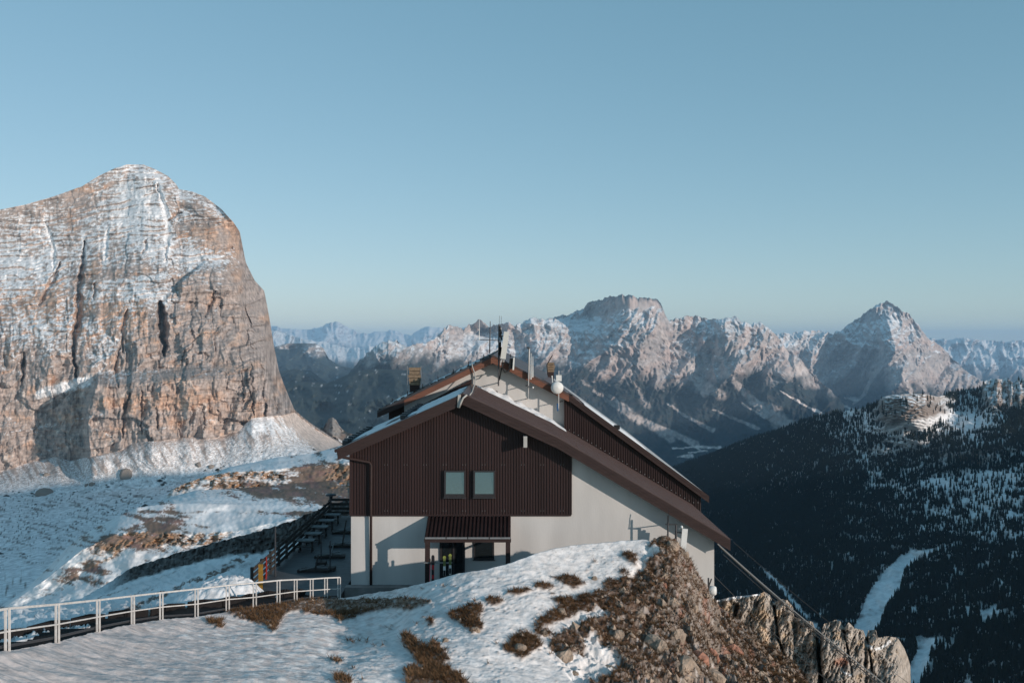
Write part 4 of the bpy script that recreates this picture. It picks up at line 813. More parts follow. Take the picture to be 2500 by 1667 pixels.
# snow on the lower roof
def blob_sheet(name, pts_uv, f3, thick, parent, n=30, seed=0):
    """a pillow of snow over a quad on a roof"""
    mb = MB(); q = [Vector(p) for p in pts_uv]
    for i in range(n+1):
        for j in range(9):
            u, v = i/n, j/8; e = .10*(float(noise(np.array([u*9.0]), np.array([v*.0+seed*3.3]), 200)[0]))
            vv = v*(1+e) if v > .5 else v
            p = q[0]*(1-u)*(1-vv)+q[1]*u*(1-vv)+q[2]*u*vv+q[3]*(1-u)*vv
            hh = thick*(max(0, math.sin(math.pi*min(max(v, .0), 1)))**.5)*(.7+.5*float(noise(np.array([u*14.0]), np.array([v*3.0]), 201+seed)[0]))*min(1, 6*u+.15, 6*(1-u)+.15)
            mb.v.append(tuple(p+Vector((0, 0, hh+.035 if 0 < j < 8 else -.03))))
    for i in range(n):
        for j in range(8): k = i*9+j; mb.f.append((k, k+9, k+10, k+1))
    return mb.build(name, m_snow, parent, True)
R3 = lambda x, y: (x, y, line_z(RT, x))
a, b = PX(1165, UW), PX(1378, UW)
blob_sheet('snow_patch', [R3(a, UW-.4), R3(b, UW-2.6), R3(b, UW-.02), R3(a, UW-.02)], None, .38, roof, 40, 1)
for (u0, u1, y0, y1, th, sd_) in ((.03, .30, 57.0, 62.5, .05, 2), (.20, .52, 55.4, 57.2, .04, 3), (.42, .98, 56.5, 59.3, .06, 4), (.50, .97, 61.0, 65.0, .07, 5), (.62, .99, 54.6, 55.5, .03, 6), (.03, .45, 63.5, 65.9, .06, 7)):
    xa, xb = RT[0][0]+(RT[1][0]-RT[0][0])*u0, RT[0][0]+(RT[1][0]-RT[0][0])*u1
    blob_sheet('snow_patch', [R3(xa, y0), R3(xb, y0+.2), R3(xb, y1+.3), R3(xa, y1)], None, th, roof, 30, sd_)
# snow guards: knobbly dark rolls lying across the left slope
for (p0, p1) in (((PX(985, 56), 55.8), (PX(1010, 60), 64.5)), ((PX(850, 57), 56.0), (PX(893, 62), 64.0))):
    mb = MB()
    for q in range(15):
        t = q/14; x = p0[0]+(p1[0]-p0[0])*t; y = p0[1]+(p1[1]-p0[1])*t; mb.box(x-.14, x+.14, y-.2, y+.2, line_z(RT, x)+.0, line_z(RT, x)+.24+.05*(q % 2))
    mb.build('snow_guard', m_dsteel, roof)
# plinth and paved apron
MB().box(xl-.25, PX(1040, W), 54.35, W-.003, -14.4, -13.42).build('plinth', m_plinth, lodge)

# --- upper storey
UT = [(PX(921, UF), PZ(1003, UF)), (PX(1203, UF), PZ(867, UF)), (PX(1389, UF), PZ(962, UF)), (PX(1731, UF), PZ(1211, UF))]
TU = .16
ulow = [(x, z-TU) for x, z in UT]
uroof = MB().prism(UT[:3]+ulow[:3][::-1], UF, 109).build('roof', m_dsteel, lodge); uroof['label'] = 'upper roof with dark tiles and snow on its left slope'
uroof2 = MB().prism([UT[2], UT[3], ulow[3], ulow[2]], UF, 112).build('roof', m_grey, lodge); uroof2['label'] = 'long light grey upper roof slope falling to the right'
for i, mm in ((0, m_orange), (1, m_orange), (2, m_fascia)):
    (xa, za), (xb, zb) = UT[i], UT[i+1]
    if i == 0:
        xm = PX(987, UF); zm = line_z(UT, xm)
        MB().prism([(xm, zm-.13), (xb, zb-.13), (xb, zb-.52), (xm, zm-.52)], UF-.05, UF+.3).build('fascia_board', m_orange, uroof)
        MB().prism([(xa, za-.13), (xm-.002, zm-.13), (xm-.002, zm-.52), (xa, za-.45)], UF-.05, UF+.3).build('fascia_board', m_fascia, uroof)  # left end takes the darker board colour in place of shade
        MB().prism([(xa, za+.03), (xb, zb+.03), (xb, zb-.125), (xa, za-.125)], UF-.07, UF-.003).build('verge_trim', m_dsteel, uroof)
    elif i == 1:
        MB().prism([(xa, za-.10), (xb, zb-.10), (xb, zb-.50), (xa, za-.52)], UF-.05, UF+.3).build('fascia_board', m_orange, uroof)
        MB().prism([(xa, za+.03), (xb, zb+.03), (xb, zb-.095), (xa, za-.095)], UF-.07, UF-.003).build('verge_trim', m_roof, uroof)
        mb = MB(); mb.v = [(xa, UF, za+.012), (xb, UF, zb+.012), (xb, 108.9, zb+.012), (xa, 108.9, za+.012)]; mb.f = [(0, 1, 2, 3)]
        mb.build('roof_sheet', m_roof, uroof)
    else:
        for o0, o1, pr in ((.02, -.20, .06), (-.21, -.44, .04)):
            MB().prism([(xa, za+o0), (xb, zb+o0), (xb, zb+o1), (xa, za+o1)], UF-pr, UF-.002).build('fascia_board', m_fascia, uroof2)
# brown hipped end piece behind the dish
xh = PX(1388, UF)
mb = MB(); xq = UT[2][0]
mb.v = [(xq-1.7, 66.3, line_z(UT, xq-1.7)+.05), (xq+.3, 66.3, line_z(UT, xq+.3)+.10), (xq+2.0, 73, line_z(UT, xq+2.0)+.12), (xq-1.0, 73, line_z(UT, xq-1.0)+.35), (xq+.3, 66.3, line_z(UT, xq+.3)-.1), (xq+2.0, 73, line_z(UT, xq+2.0)-.12)]
mb.f = [(0, 1, 2, 3), (1, 4, 5, 2)]; mb.build('roof_sheet', m_roof, uroof2)
# battens over the dark left slope
mb = MB()
for q in range(16):
    t = .02+.96*q/15; x = UT[0][0]+(UT[1][0]-UT[0][0])*t; mb.bar((x, UF+.1, line_z(UT, x)+.04), (x, 108.9, line_z(UT, x)+.04), .16, .08)
mb.build('roof_battens', m_black, uroof)
def U3(x, y): return (x, y, line_z(UT, x)+.05)
for (a0, a1, y0, y1, sd_) in ((946, 1000, 66.2, 74, 11), (1035, 1090, 69, 73, 12), (1110, 1170, 66.5, 68, 13)):
    xa, xb = PX(a0, UF), PX(a1, UF); blob_sheet('snow_patch', [U3(xa, y0), U3(xb, y0), U3(xb, y1), U3(xa, y1)], None, .10, uroof, 20, sd_)
xa, xb = PX(1430, UF), PX(1582, UF); blob_sheet('snow_patch', [U3(xa, 66.0), U3(xb, 66.0), U3(xb, 68.5), U3(xa, 75)], None, .12, uroof2, 30, 14)
# ridge rail with small posts
mb = MB()
for q in range(7):
    t = .12+.8*q/6; x = UT[0][0]+(UT[1][0]-UT[0][0])*t; z = line_z(UT, x); mb.bar((x, UF+.6, z), (x, UF+.6, z+.35), .05)
mb.build('snow_stops', m_black, uroof)
uz = lambda x: line_z(ulow, x)-.003
wx0, wx1 = PX(987, UW), PX(1378, UW)
uwall = MB().prism([(wx0, -10.5), (wx1, -10.5), (wx1, uz(wx1)), (UT[1][0], uz(UT[1][0])), (wx0, uz(wx0))], UW, 108).build('wall', m_white, lodge); uwall['label'] = 'upper white gable wall carrying the antennas'
MB().prism([(PX(946, UW), -9), (wx0-.01, -9), (wx0-.01, uz(wx0-.01)), (PX(946, UW), uz(PX(946, UW)))], UW+.7, 88).build('wall', m_clad, lodge)['label'] = 'recessed wall left of the upper gable, its shade painted dark brown'  # shade of the recess put into the colour
ux1 = PX(1711, UW-.5)
uclad = cladding('cladding', wx1, ux1, UW-.5, lambda x: line_z(RT, x)-.6 if x < RT[3][0] else RT[3][1]-.6, lambda x: line_z(ulow, x)-.01, lodge, .152, .05)
uclad['label'] = 'long wedge of brown ribbed cladding above the right roof slope'
MB().prism([(wx1, -12), (ux1, -16), (ux1, line_z(ulow, ux1)-.02), (wx1, line_z(ulow, wx1)-.02)], UW-.44, 110).build('wall', m_clad, lodge)['label'] = 'brown side storey behind the ribbed cladding'
MB().box(wx1-.03, wx1+.03, UW-.58, UW-.002, line_z(RT, wx1), line_z(ulow, wx1)-.02).build('cladding_trim', m_clad, uclad)
sm = MB()
for q in range(30):
    x = wx1+.3+(ux1-wx1-.5)*q/29; z = line_z(RT, min(x, RT[3][0]-.01))+.18; sm.box(x-.025, x+.025, UW-.59, UW-.56, z-.02, z+.02)
o = sm.build('screws', m_steel, uclad); o['kind'] = 'stuff'
# little camera housing on the right slope
x_ = PX(1507, UF); MB().box(x_-.18, x_+.18, UF+.1, UF+.5, line_z(UT, x_)-.02, line_z(UT, x_)+.25).build('roof_lamp', m_black, uroof2)
# --- chimneys
def chimney(x0, x1, y0, y1, ztop, zcol, zbase, label, n):
    ch = MB().box(x0+.06, x1-.06, y0+.06, y1-.06, zbase, zcol).build('chimney', m_fascia, lodge); ch['label'] = label
    hh = (ztop-zcol)/n
    for q in range(n):
        e = .03*((q*7) % 3-1)
        MB().box(x0-e, x1+e, y0-e, y1+e, zcol+q*hh, zcol+(q+1)*hh-.035).build('chimney_block', m_tan, ch)
    MB().box(x0+.08, x1-.08, y0+.08, y1-.08, zcol-.001, ztop-.045).build('flue', m_black, ch)
    return ch
D1 = 68.0
ch1 = chimney(PX(998, D1), PX(1025, D1), D1, D1+.8, PZ(896, D1), PZ(940, D1), PZ(975, D1), 'tan block chimney on the left slope of the upper roof', 5)
for x in (PX(997, D1)-.06, PX(1026, D1)+.06): MB().tube([(x, D1-.05, PZ(950, D1)), (x, D1-.05, PZ(893, D1))], .025, 5).build('tie_rod', m_steel, ch1)
D2 = 74.0
ch2 = chimney(PX(1336, D2), PX(1354, D2), D2, D2+.7, PZ(884, D2), PZ(908, D2), PZ(950, D2), 'small slotted tan chimney behind the satellite dish', 4)
MB().tube([(PX(1337, D2), D2-.05, PZ(915, D2)), (PX(1335, D2), D2-.1, PZ(890, D2)), (PX(1341, D2), D2-.05, PZ(880, D2)), (PX(1349, D2), D2-.05, PZ(866, D2))], .04, 6).build('cable', m_black, ch2)
# conduits
MB().tube([(PX(1152, 65.1), 65.05, PZ(887, 65.1)), (PX(1154, 65.1), 65.0, PZ(897, 65.1)), (PX(1160, 65.1), 65.0, PZ(914, 65)), (PX(1160, 64.5), 64.5, PZ(934, 64.5)), (PX(1152, 58), 58, PZ(958, 58)), (PX(1147, 54.5), 54.5, PZ(964, 54.5))], .035, 8).build('conduit', m_conduit, lodge, True)
MB().tube([(PX(1140, 54.0), 53.98, PZ(964, 54)), (PX(1131, 54.0), 53.9, PZ(971, 54)), (PX(1125, 54), 53.9, PZ(984, 54)), (PX(1121.5, 54), 53.95, PZ(993, 54))], .055, 8).build('conduit', m_conduit, lodge, True)

# ================================================================ antennas and gear on the lodge
def at(px_, py_, D_): return (PX(px_, D_), D_, PZ(py_, D_))
DA = 64.6
t = thing('antenna_mast', 'dark pole with a tall cream panel antenna at the upper gable peak', 'antenna', at(1219, 940, DA))
MB().tube([at(1217, 942, DA), at(1218.5, 791, DA)], .05, 8).build('pole', m_dsteel, t)
MB().tube([at(1222, 892, DA), at(1223, 800, DA)], .035, 8).build('pole', m_steel, t)
mb = MB(); a_, b_ = Vector(at(1228, 876, DA-.35)), Vector(at(1237, 810, DA-.25)); mb.bar(a_, b_, .34, .16, (0, 1, 0)); mb.build('panel', m_wpanel, t)
for dx in (-2.5, 2.5): MB().tube([at(1227.5+dx, 876, DA-.3), at(1227+dx, 884, DA-.3)], .04, 6).build('connector', m_steel, t)
for zz in (822, 868): MB().bar(at(1219, zz, DA), at(1232, zz-2, DA-.25), .07).build('bracket', m_dsteel, t)
for q, (x0, z0, x1, z1) in enumerate(((1219, 796, 1224, 815), (1220, 812, 1225, 830), (1221, 835, 1219, 866), (1222, 848, 1224, 872))):
    MB().bar(at(x0, z0, DA-.12), at(x1, z1, DA-.12), .16, .12).build('radio_unit', m_black, t)
MB().tube([at(1226, 886, DA-.3), at(1226, 897, DA-.2), at(1232, 909, DA-.1), at(1240, 906, DA-.1), at(1246, 898, DA-.05)], .04, 6).build('cable', m_black, t, True)
MB().tube([at(1229, 886, DA-.3), at(1224, 902, DA-.1), at(1219, 928, DA-.02)], .04, 6).build('cable', m_black, t, True)
for x in (1219, 1223.5): MB().tube([at(x, 793, DA), at(x+.4, 771, DA)], .010, 4).build('whip', m_dsteel, t)
for zz in (905, 934): MB().bar(at(1217, zz, DA), at(1218, zz, UW), .06).build('wall_bracket', m_dsteel, t)
t = thing('whip_antenna', 'pair of thin whip antennas on a side arm left of the panel antenna', 'antenna', at(1195, 862, DA))
MB().bar(at(1168, 829, DA), at(1218, 831, DA), .05).build('arm', m_dsteel, t)
MB().tube([at(1169.5, 831, DA), at(1170, 820, DA), at(1170, 780, DA)], [.04, .03, .018], 6).build('rod', m_wpaint, t)
MB().tube([at(1195.5, 862, DA+.4), at(1196, 830, DA), at(1197, 784, DA)], [.04, .045, .025], 6).build('rod', m_dsteel, t)
t = thing('floodlight', 'dark floodlight with a pale back plate on the upper roof edge', 'lamp', at(1248, 895, 65))
MB().bar(at(1247, 900, 64.9), at(1250, 875, 64.9), .30, .25, (0, 1, 0)).build('housing', m_black, t)
MB().bar(at(1253, 903, 64.8), at(1255, 873, 64.8), .10, .28, (0, 1, 0)).build('plate', m_wpaint, t)
MB().tube([at(1246, 872, 65), at(1246, 864, 65)], .03, 5).build('peg', m_black, t)
t = thing('antenna_mast', 'tall thin galvanised pole with two side rods on the white gable wall', 'antenna', at(1291, 975, 64.9))
MB().tube([at(1289, 974, 64.9), at(1290.5, 925, 64.9)], .035, 6).build('pole', m_steel, t)
MB().tube([at(1290.5, 925, 64.9), at(1292, 850, 64.9)], .06, 8).build('pole', m_steel, t)
MB().bar(at(1286, 849, 64.9), at(1293, 850, 64.9), .12).build('head', m_dsteel, t)
MB().bar(at(1288, 892, 64.9), at(1302, 895, 64.9), .06).build('arm', m_steel, t)
for x, z0, z1 in ((1296, 926, 862), (1300.5, 921, 870)): MB().tube([at(x, z0, 64.85), at(x+.4, z1, 64.85)], [.045, .02], 6).build('rod', m_wpaint, t)
MB().bar(at(1289, 942, 64.9), at(1301, 946, 64.6), .05).build('arm', m_steel, t)
MB().lathe(at(1301, 946, 64.5), (0, -1, 0), [(0, .07), (.05, .05), (.07, 0), (.05, -.05), (0, -.07)], 10).build('ball', m_wpaint, t, True)
for zz in (940, 972): MB().bar(at(1289.5, zz, 64.9), at(1284, zz+1.5, UW), .05).build('wall_bracket', m_dsteel, t)
t = thing('satellite_dish', 'round white dish on a pole at the right end of the upper gable', 'antenna', at(1363, 995, 65))
c_ = at(1361, 946.5, 64.75)
MB().lathe(c_, (.12, -1, .03), [(0, .16), (.22, .13), (.36, .05), (.405, -.05), (.41, -.16), (.40, -.17), (0, -.17)], 28).build('dish', m_wpaint, t, True)
MB().tube([at(1363.5, 998, 65), at(1364, 905, 65)], .04, 8).build('pole', m_steel, t)
MB().box(*sum(([at(1357.5, 0, 64.9)[0], at(1371, 0, 64.9)[0]], [64.8, 64.95], [at(0, 930, 64.9)[2], at(0, 915.5, 64.9)[2]]), [])).build('flat_antenna', m_wpaint, t)
MB().tube([at(1349, 934, 65), at(1347.5, 917, 65)], .045, 6).build('rod', m_wpaint, t)
MB().bar(at(1361, 985, 64.9), at(1361.5, 1003, 64.9), .10, .12).build('connector', mat('blue_plastic', (.03, .09, .20), bstr=0), t)
for zz in (981,): MB().bar(at(1363, zz, 65), at(1374, zz-2, UW-.05), .05).build('wall_bracket', m_dsteel, t)
DM = 53.6
t = thing('antenna_mast', 'white panel antenna on a bracket above the stony crest by the right wall', 'antenna', at(1640, 1300, DM))
MB().tube([at(1630.5, 1318, DM), at(1631, 1258, DM)], .045, 8).build('pole', m_dsteel, t)
MB().tube([at(1631, 1278, DM-.1), at(1633, 1254, DM-.1), at(1632, 1243, DM-.05)], .02, 5).build('cable', m_black, t)
MB().tube([at(1650, 1322, DM), at(1650.5, 1281, DM)], .06, 8).build('pole', m_dsteel, t)
MB().bar(at(1624, 1279, DM), at(1652, 1280, DM), .07, .06).build('arm', m_dsteel, t)
MB().bar(at(1666.5, 1353, DM-.1), at(1672, 1290, DM-.1), .30, .16, (0, 1, 0)).build('panel', m_wpaint, t)
for zz in (1298, 1338): MB().bar(at(1651, zz, DM), at(1666, zz+2, DM-.1), .06).build('bracket', m_dsteel, t)
MB().tube([at(1664, 1287, DM), at(1658, 1290, DM), at(1656, 1303, DM)], .05, 6).build('cable', m_conduit, t)
MB().lathe(at(1664, 1286, DM-.05), (0, -1, 0), [(0, .09), (.06, .06), (.085, 0), (.06, -.06), (0, -.09)], 10).build('ball', m_wpaint, t, True)
MB().bar(at(1630, 1280, DM), at(1630, 1279, W), .05).build('wall_bracket', m_dsteel, t)
DR = 52.6
t = thing('satellite_dish', 'small grey drum dish turned sideways at the foot of the right wall corner', 'antenna', at(1735, 1455, DR))
MB().lathe(at(1739, 1441, DR), (.93, -.36, .05), [(0, .22), (.20, .20), (.245, .12), (.25, -.10), (.22, -.13), (0, -.14)], 22).build('dish', m_wpaint, t, True)
MB().tube([at(1729, 1470, DR), at(1729.5, 1410, DR)], .045, 7).build('pole', m_dsteel, t)
MB().bar(at(1730, 1432, DR), at(1737, 1412, DR), .10, .05).build('bracket', m_dsteel, t)
MB().bar(at(1729, 1440, DR), at(1738, 1441, DR), .06).build('arm', m_dsteel, t)

# ================================================================ skis on their rack
DK = 52.5
zg = lambda x_px: -13.3
t = thing('ski_rack', 'pale metal bar ski rack in front of the lodge door', 'rack', at(1040, 1430, DK))
MB().bar(at(1034.5, 1373, DK), at(1104, 1373, DK), .09, .06).build('bar', m_steel, t)
MB().bar(at(1037, 1373, DK), (PX(1037, DK), YC, PZ(1373, DK)), .05).build('bracket', m_steel, t)
m_red = mat('red_lacquer', (.55, .03, .035), rough=.35, bstr=0, spec=.5); m_lime = mat('lime_lacquer', (.24, .27, .06), rough=.35, bstr=0, spec=.5)
m_olive = mat('olive_lacquer', (.14, .16, .05), rough=.35, bstr=0, spec=.5); m_blk = mat('black_lacquer', (.02, .02, .022), rough=.3, bstr=0, spec=.5)
def ski(px_, top, bands, tipc, label, group=None, lean=.0):
    x = PX(px_, DK-.1); zt_ = PZ(top, DK-.1); t = thing('ski', label, 'ski', (x, DK-.1, zt_-1.65), group); w = .085
    z = zt_
    for k, (h_, m_) in enumerate(bands):
        mb = MB()
        if k == 0:
            ring = [(-w*math.cos(a), w*1.4*math.sin(a)) for a in np.linspace(0, math.pi, 9)]
            poly = [(x+px2, z-.14+pz2) for px2, pz2 in ring]+[(x+w, z-h_), (x-w, z-h_)]
            mb.prism(poly, DK-.115, DK-.09)
            mb.build('tip', m_, t)
        else:
            w2 = w*(.78 if k in (1, 2) else .9); mb.box(x-w2, x+w2, DK-.115, DK-.09, z-h_, z-.001).build('ski_body', m_, t)
        z -= h_
    MB().box(x-.05, x+.05, DK-.19, DK-.116, zt_-1.05, zt_-.78).build('binding', m_blk, t)
    return t
ski(1057, 1353, [(.55, m_blk), (.28, m_red), (.45, m_red), (.5, m_blk)], None, 'black and red ski leaning on the rack by the left canopy post')
ski(1085, 1355, [(.15, m_lime), (.42, m_olive), (.5, m_wpaint), (.6, m_blk)], None, 'shorter of the two lime tipped skis in front of the door')
ski(1099, 1350, [(.15, m_lime), (.47, m_olive), (.5, m_wpaint), (.6, m_blk)], None, 'taller of the two lime tipped skis in front of the door')
x = PX(1050, DK); t = thing('ski_pole', 'black and pink ski pole standing beside the red ski', 'ski pole', (x, DK-.1, -13))
MB().tube([(x, DK-.1, PZ(1362, DK)), (x+.02, DK-.1, PZ(1376, DK))], .04, 6).build('grip', m_blk, t)
MB().tube([(x+.01, DK-.1, PZ(1376, DK)), (x-.02, DK-.1, PZ(1430, DK))], .022, 6).build('shaft', mat('pink_lacquer', (.62, .16, .18), bstr=0), t)

# ================================================================ stairs and railing on the left
rail = [Vector(at(a, b_, c_)) for a, b_, c_ in RAIL]
TOPR = [(18, 1485), (140, 1474.5), (240, 1464), (324.5, 1454), (394, 1446), (480, 1437), (556, 1428), (622, 1422), (680, 1416), (722, 1414), (761, 1412.5), (796, 1410), (828, 1408.7)]
tops = [Vector(at(a, b_, RAIL[i][2])) for i, (a, b_) in enumerate(TOPR)]
t = thing('railing', 'white double-post handrail descending beside the snowy steps', 'railing', tuple(rail[0]))
m_rail = mat('weathered_white_railing', (.62, .59, .56), rough=.55, namp=.22, nscale=5, bstr=0)
for i, (a, b) in enumerate(zip(rail, tops)):
    d = (rail[min(i+1, len(rail)-1)]-rail[max(i-1, 0)]); d.z = 0; d.normalize()
    for s_g in (-1, 1):
        o_ = d*(.075*s_g)+Vector((.02*s_g, 0, 0)); MB().bar(a+o_-Vector((0, 0, .35)), b+o_, .046, .045, (1, 0, 0)).build('post', m_rail, t)
first = rail[0]+(rail[0]-rail[1]); ftop = tops[0]+(tops[0]-tops[1])*1.0+Vector((0, 0, -.1)); 
for nm, fr_ in (('top_rail', 1.0), ('middle_rail', .46)):
    pts = [r_.lerp(t_, fr_) for r_, t_ in zip(rail, tops)]; pts = [first.lerp(ftop, fr_)]+pts
    for a, b in zip(pts[:-1], pts[1:]):
        MB().bar(a, b+(b-a).normalized()*.02, .068 if fr_ == 1 else .04, .06 if fr_ == 1 else .04).build(nm, m_rail, t)
stairs = thing('staircase', 'dark steps running down behind the white handrail', 'stairs', tuple(rail[0]))
m_step = mat('dark_step_grating', (.022, .02, .02), rough=.9, bstr=.2, spec=.1)
path = [first]+rail; seglen = [(path[i+1]-path[i]).length for i in range(len(path)-1)]; tot = sum(seglen)
def along(s):
    for i, L in enumerate(seglen):
        if s <= L or i == len(seglen)-1:
            q = path[i].lerp(path[i+1], s/L); d = path[i+1]-path[i]; d.z = 0; return q, d.normalized()
        s -= L
nst = 46
for k in range(nst):
    p, d = along(tot*(k+.5)/nst); nrm = Vector((-d.y, d.x, 0))
    wob = .16*math.sin(k*2*math.pi/7.5)
    a = p+nrm*.15; b = p+nrm*2.2; L = tot/nst*.5
    mb = MB(); z = p.z-.12+wob*.5; z0 = z-.9
    c4 = [a-d*L, a+d*L, b+d*L, b-d*L]
    mb.v = [(q.x, q.y, z0) for q in c4]+[(q.x, q.y, z) for q in c4]; mb.f = [(0, 3, 2, 1), (4, 5, 6, 7), (0, 1, 5, 4), (1, 2, 6, 5), (2, 3, 7, 6), (3, 0, 4, 7)]
    mb.build('step', m_step, stairs)
    # solid dark cheek on the far side
for i in range(len(path)-1):
    d = path[i+1]-path[i]; dd = Vector((d.x, d.y, 0)).normalized(); nrm = Vector((-dd.y, dd.x, 0))
    MB().bar(path[i]+nrm*2.25+Vector((0, 0, -.22)), path[i].lerp(path[i+1], .55)+nrm*2.25+Vector((0, 0, -.14)), .06, .8).build('cheek_panel', m_step, stairs)
    MB().bar(path[i].lerp(path[i+1], .55)+nrm*2.25+Vector((0, 0, -.14)), path[i+1]+nrm*2.25+Vector((0, 0, -.22)), .06, .8).build('cheek_panel', m_step, stairs)
    MB().bar(path[i]+nrm*.13+Vector((0, 0, .10)), path[i+1]+nrm*.13+Vector((0, 0, .10)), .04, .07).build('stringer', m_dsteel, stairs)

# ================================================================ terrace with its fence and furniture
ZD = -13.55
m_deck = mat('frosty_dark_decking', (.075, .08, .085), rough=.6, namp=.35, nscale=.9, stretch=(1, 5, 1), bstr=.2, bscale=4)
deck = thing('terrace_deck', 'dark frosty terrace deck beside the lodge wall', 'terrace', (-11.5, 52, ZD))
nb = 60
for q in range(nb):
    y0 = 52+(77.5-52)*q/nb; MB().box(-14.25, xl-.27, y0, y0+(77.5-52)/nb-.012, ZD-.06, ZD).build('plank', m_deck, deck)
MB().box(-14.2, xl-.27, 52.05, 77.4, ZD-.5, ZD-.065).build('deck_frame', m_dwood, deck)
for y in (53, 59, 65, 71, 77): MB().box(-14.2, -13.95, y, y+.25, ZD-7, ZD-.5).build('leg', m_dwood, deck)
fence = thing('terrace_fence', 'dark board fence round the terrace edge', 'fence', (-14.1, 53.5, ZD))
hF = 1.32
for q in range(12):
    y = 54+q*2.08; MB().box(-14.18, -14.04, y-.07, y+.07, ZD, ZD+hF).build('post', m_dwood, fence)
for k in range(4):
    z = ZD+.16+k*.32
    for q in range(11): MB().box(-14.03, -13.99, 54+q*2.08, 54+(q+1)*2.08-.02, z, z+.20).build('board', m_dwood, fence)
for q in range(4):
    x = -14.1+q*1.72; MB().box(x-.06, x+.06, 77.1, 77.24, ZD, ZD+hF+.1).build('post', m_dwood, fence)
for k in range(4):
    z = ZD+.2+k*.34
    for q in range(3): MB().box(-14.05+q*1.72, -14.05+(q+1)*1.72-.02, 77.02, 77.07, z, z+.20).build('board', m_dwood, fence)
t = tag(MB().box(-13.58, -13.38, 53.3, 53.5, ZD-.5, ZD+1.62).build('yellow_post', mat('yellow_paint', (.30, .16, .025), namp=.25, bstr=0)), 'yellow painted post at the near corner of the terrace fence', 'post')
t = MB().prism([(0, 0), (.24, 0), (.30, .55), (.22, 1.25), (.08, 1.3), (.05, .6)], 0, .05)
t.v = [(-13.92+.02*(y > 0), 56.2+x_*1.2, ZD+.1+z) for x_, y, z in t.v]
tag(t.build('safety_board', mat('faded_red_board', (.30, .035, .03), bstr=0)), 'red safety board hung inside the terrace fence', 'board')
tag(MB().tube([(PX(672, 57.5), 57.5, ZD), (PX(672, 57.5), 57.5, PZ(1284, 57.5))], .05, 7).build('flag_pole', m_dsteel), 'thin dark pole standing at the terrace fence', 'pole')
for q, (y, nm) in enumerate(zip((64.3, 66.6, 69.0, 71.4, 73.8), ('nearest', 'second nearest', 'middle', 'second farthest', 'farthest'))):
    t = thing('table', nm+' of five frosty tables along the terrace fence', 'table', (-13.35, y, ZD), 'tables along the terrace fence')
    MB().box(-13.85, -12.75, y-.40, y+.40, ZD+.72, ZD+.77).build('table_top', m_lwood, t)
    for sx in (-13.7, -12.9): MB().bar((sx, y-.3, ZD), (sx, y+.3, ZD+.72), .07).build('leg', m_dwood, t); MB().bar((sx, y+.3, ZD), (sx, y-.3, ZD+.72), .065).build('leg', m_dwood, t)
    for sy in (-.75, .75): MB().box(-13.8, -12.8, y+sy-.13, y+sy+.13, ZD+.42, ZD+.46).build('bench_seat', m_dwood, t)
for q, (px_, py_, nm) in enumerate(((766, 1396, 'nearest overturned trestle table lying on the terrace'), (805, 1362, 'overturned trestle table behind the nearest one, by the parasol poles'), (833, 1336, 'third overturned trestle table from the front, by the lodge wall'), (838, 1303, 'farthest overturned trestle table beside the lodge wall'))):
    D_ = -ZD*F/(py_-CY); x = PX(px_, D_); y = D_
    t = thing('trestle_table', nm, 'table', (x, y, ZD), 'overturned trestle tables on the terrace')
    ln = .95 if q < 2 else .8
    MB().box(x-ln, x+ln, y-.14, y+.14, ZD+.02, ZD+.16).build('table_top', m_dwood, t)
    MB().bar((x-ln*.8, y-.35, ZD+.2), (x+ln*.6, y+.3, ZD+.34), .09, .05).build('leg', m_lwood, t)
    MB().bar((x-ln*.6, y+.35, ZD+.22), (x+ln*.9, y-.2, ZD+.30), .09, .05).build('leg', m_lwood, t)
    MB().bar((x+ln*.1, y-.1, ZD+.16), (x+ln*.25, y+.1, ZD+.95), .08, .05).build('leg', m_lwood if q == 1 else m_dwood, t)
    MB().box(x-ln*.9, x+ln*.9, y+.5, y+.75, ZD+.02, ZD+.10).build('bench_seat', m_dwood, t)
for px_, y, nm in ((784, 60.5, 'left'), (806, 59.0, 'right')):
    t = thing('parasol_pole', 'bare dark parasol pole, the '+nm+' one of two on the terrace', 'parasol', (PX(px_, y), y, ZD), 'bare parasol poles')
    MB().tube([(PX(px_, y), y, ZD+.2), (PX(px_, y), y, ZD+1.75)], .035, 7).build('pole', m_dsteel, t)
    MB().box(PX(px_, y)-.3, PX(px_, y)+.3, y-.3, y+.3, ZD, ZD+.2).build('base', m_dwood, t)
y = 75.6; x = PX(808, y)
t = thing('patio_heater', 'dark mushroom shaped heater at the far terrace fence', 'heater', (x, y, ZD))
MB().tube([(x, y, ZD+.5), (x, y, ZD+1.75)], .05, 8).build('pole', m_dsteel, t)
MB().lathe((x, y, ZD), (0, 0, 1), [(.3, 0), (.26, .1), (.22, .5), (.05, .55)], 12).build('base', m_dsteel, t)
MB().lathe((x, y, ZD+1.7), (0, 0, 1), [(.10, -.12), (.14, .12), (.42, .16), (.34, .28), (0, .34)], 14).build('hood', m_dsteel, t)

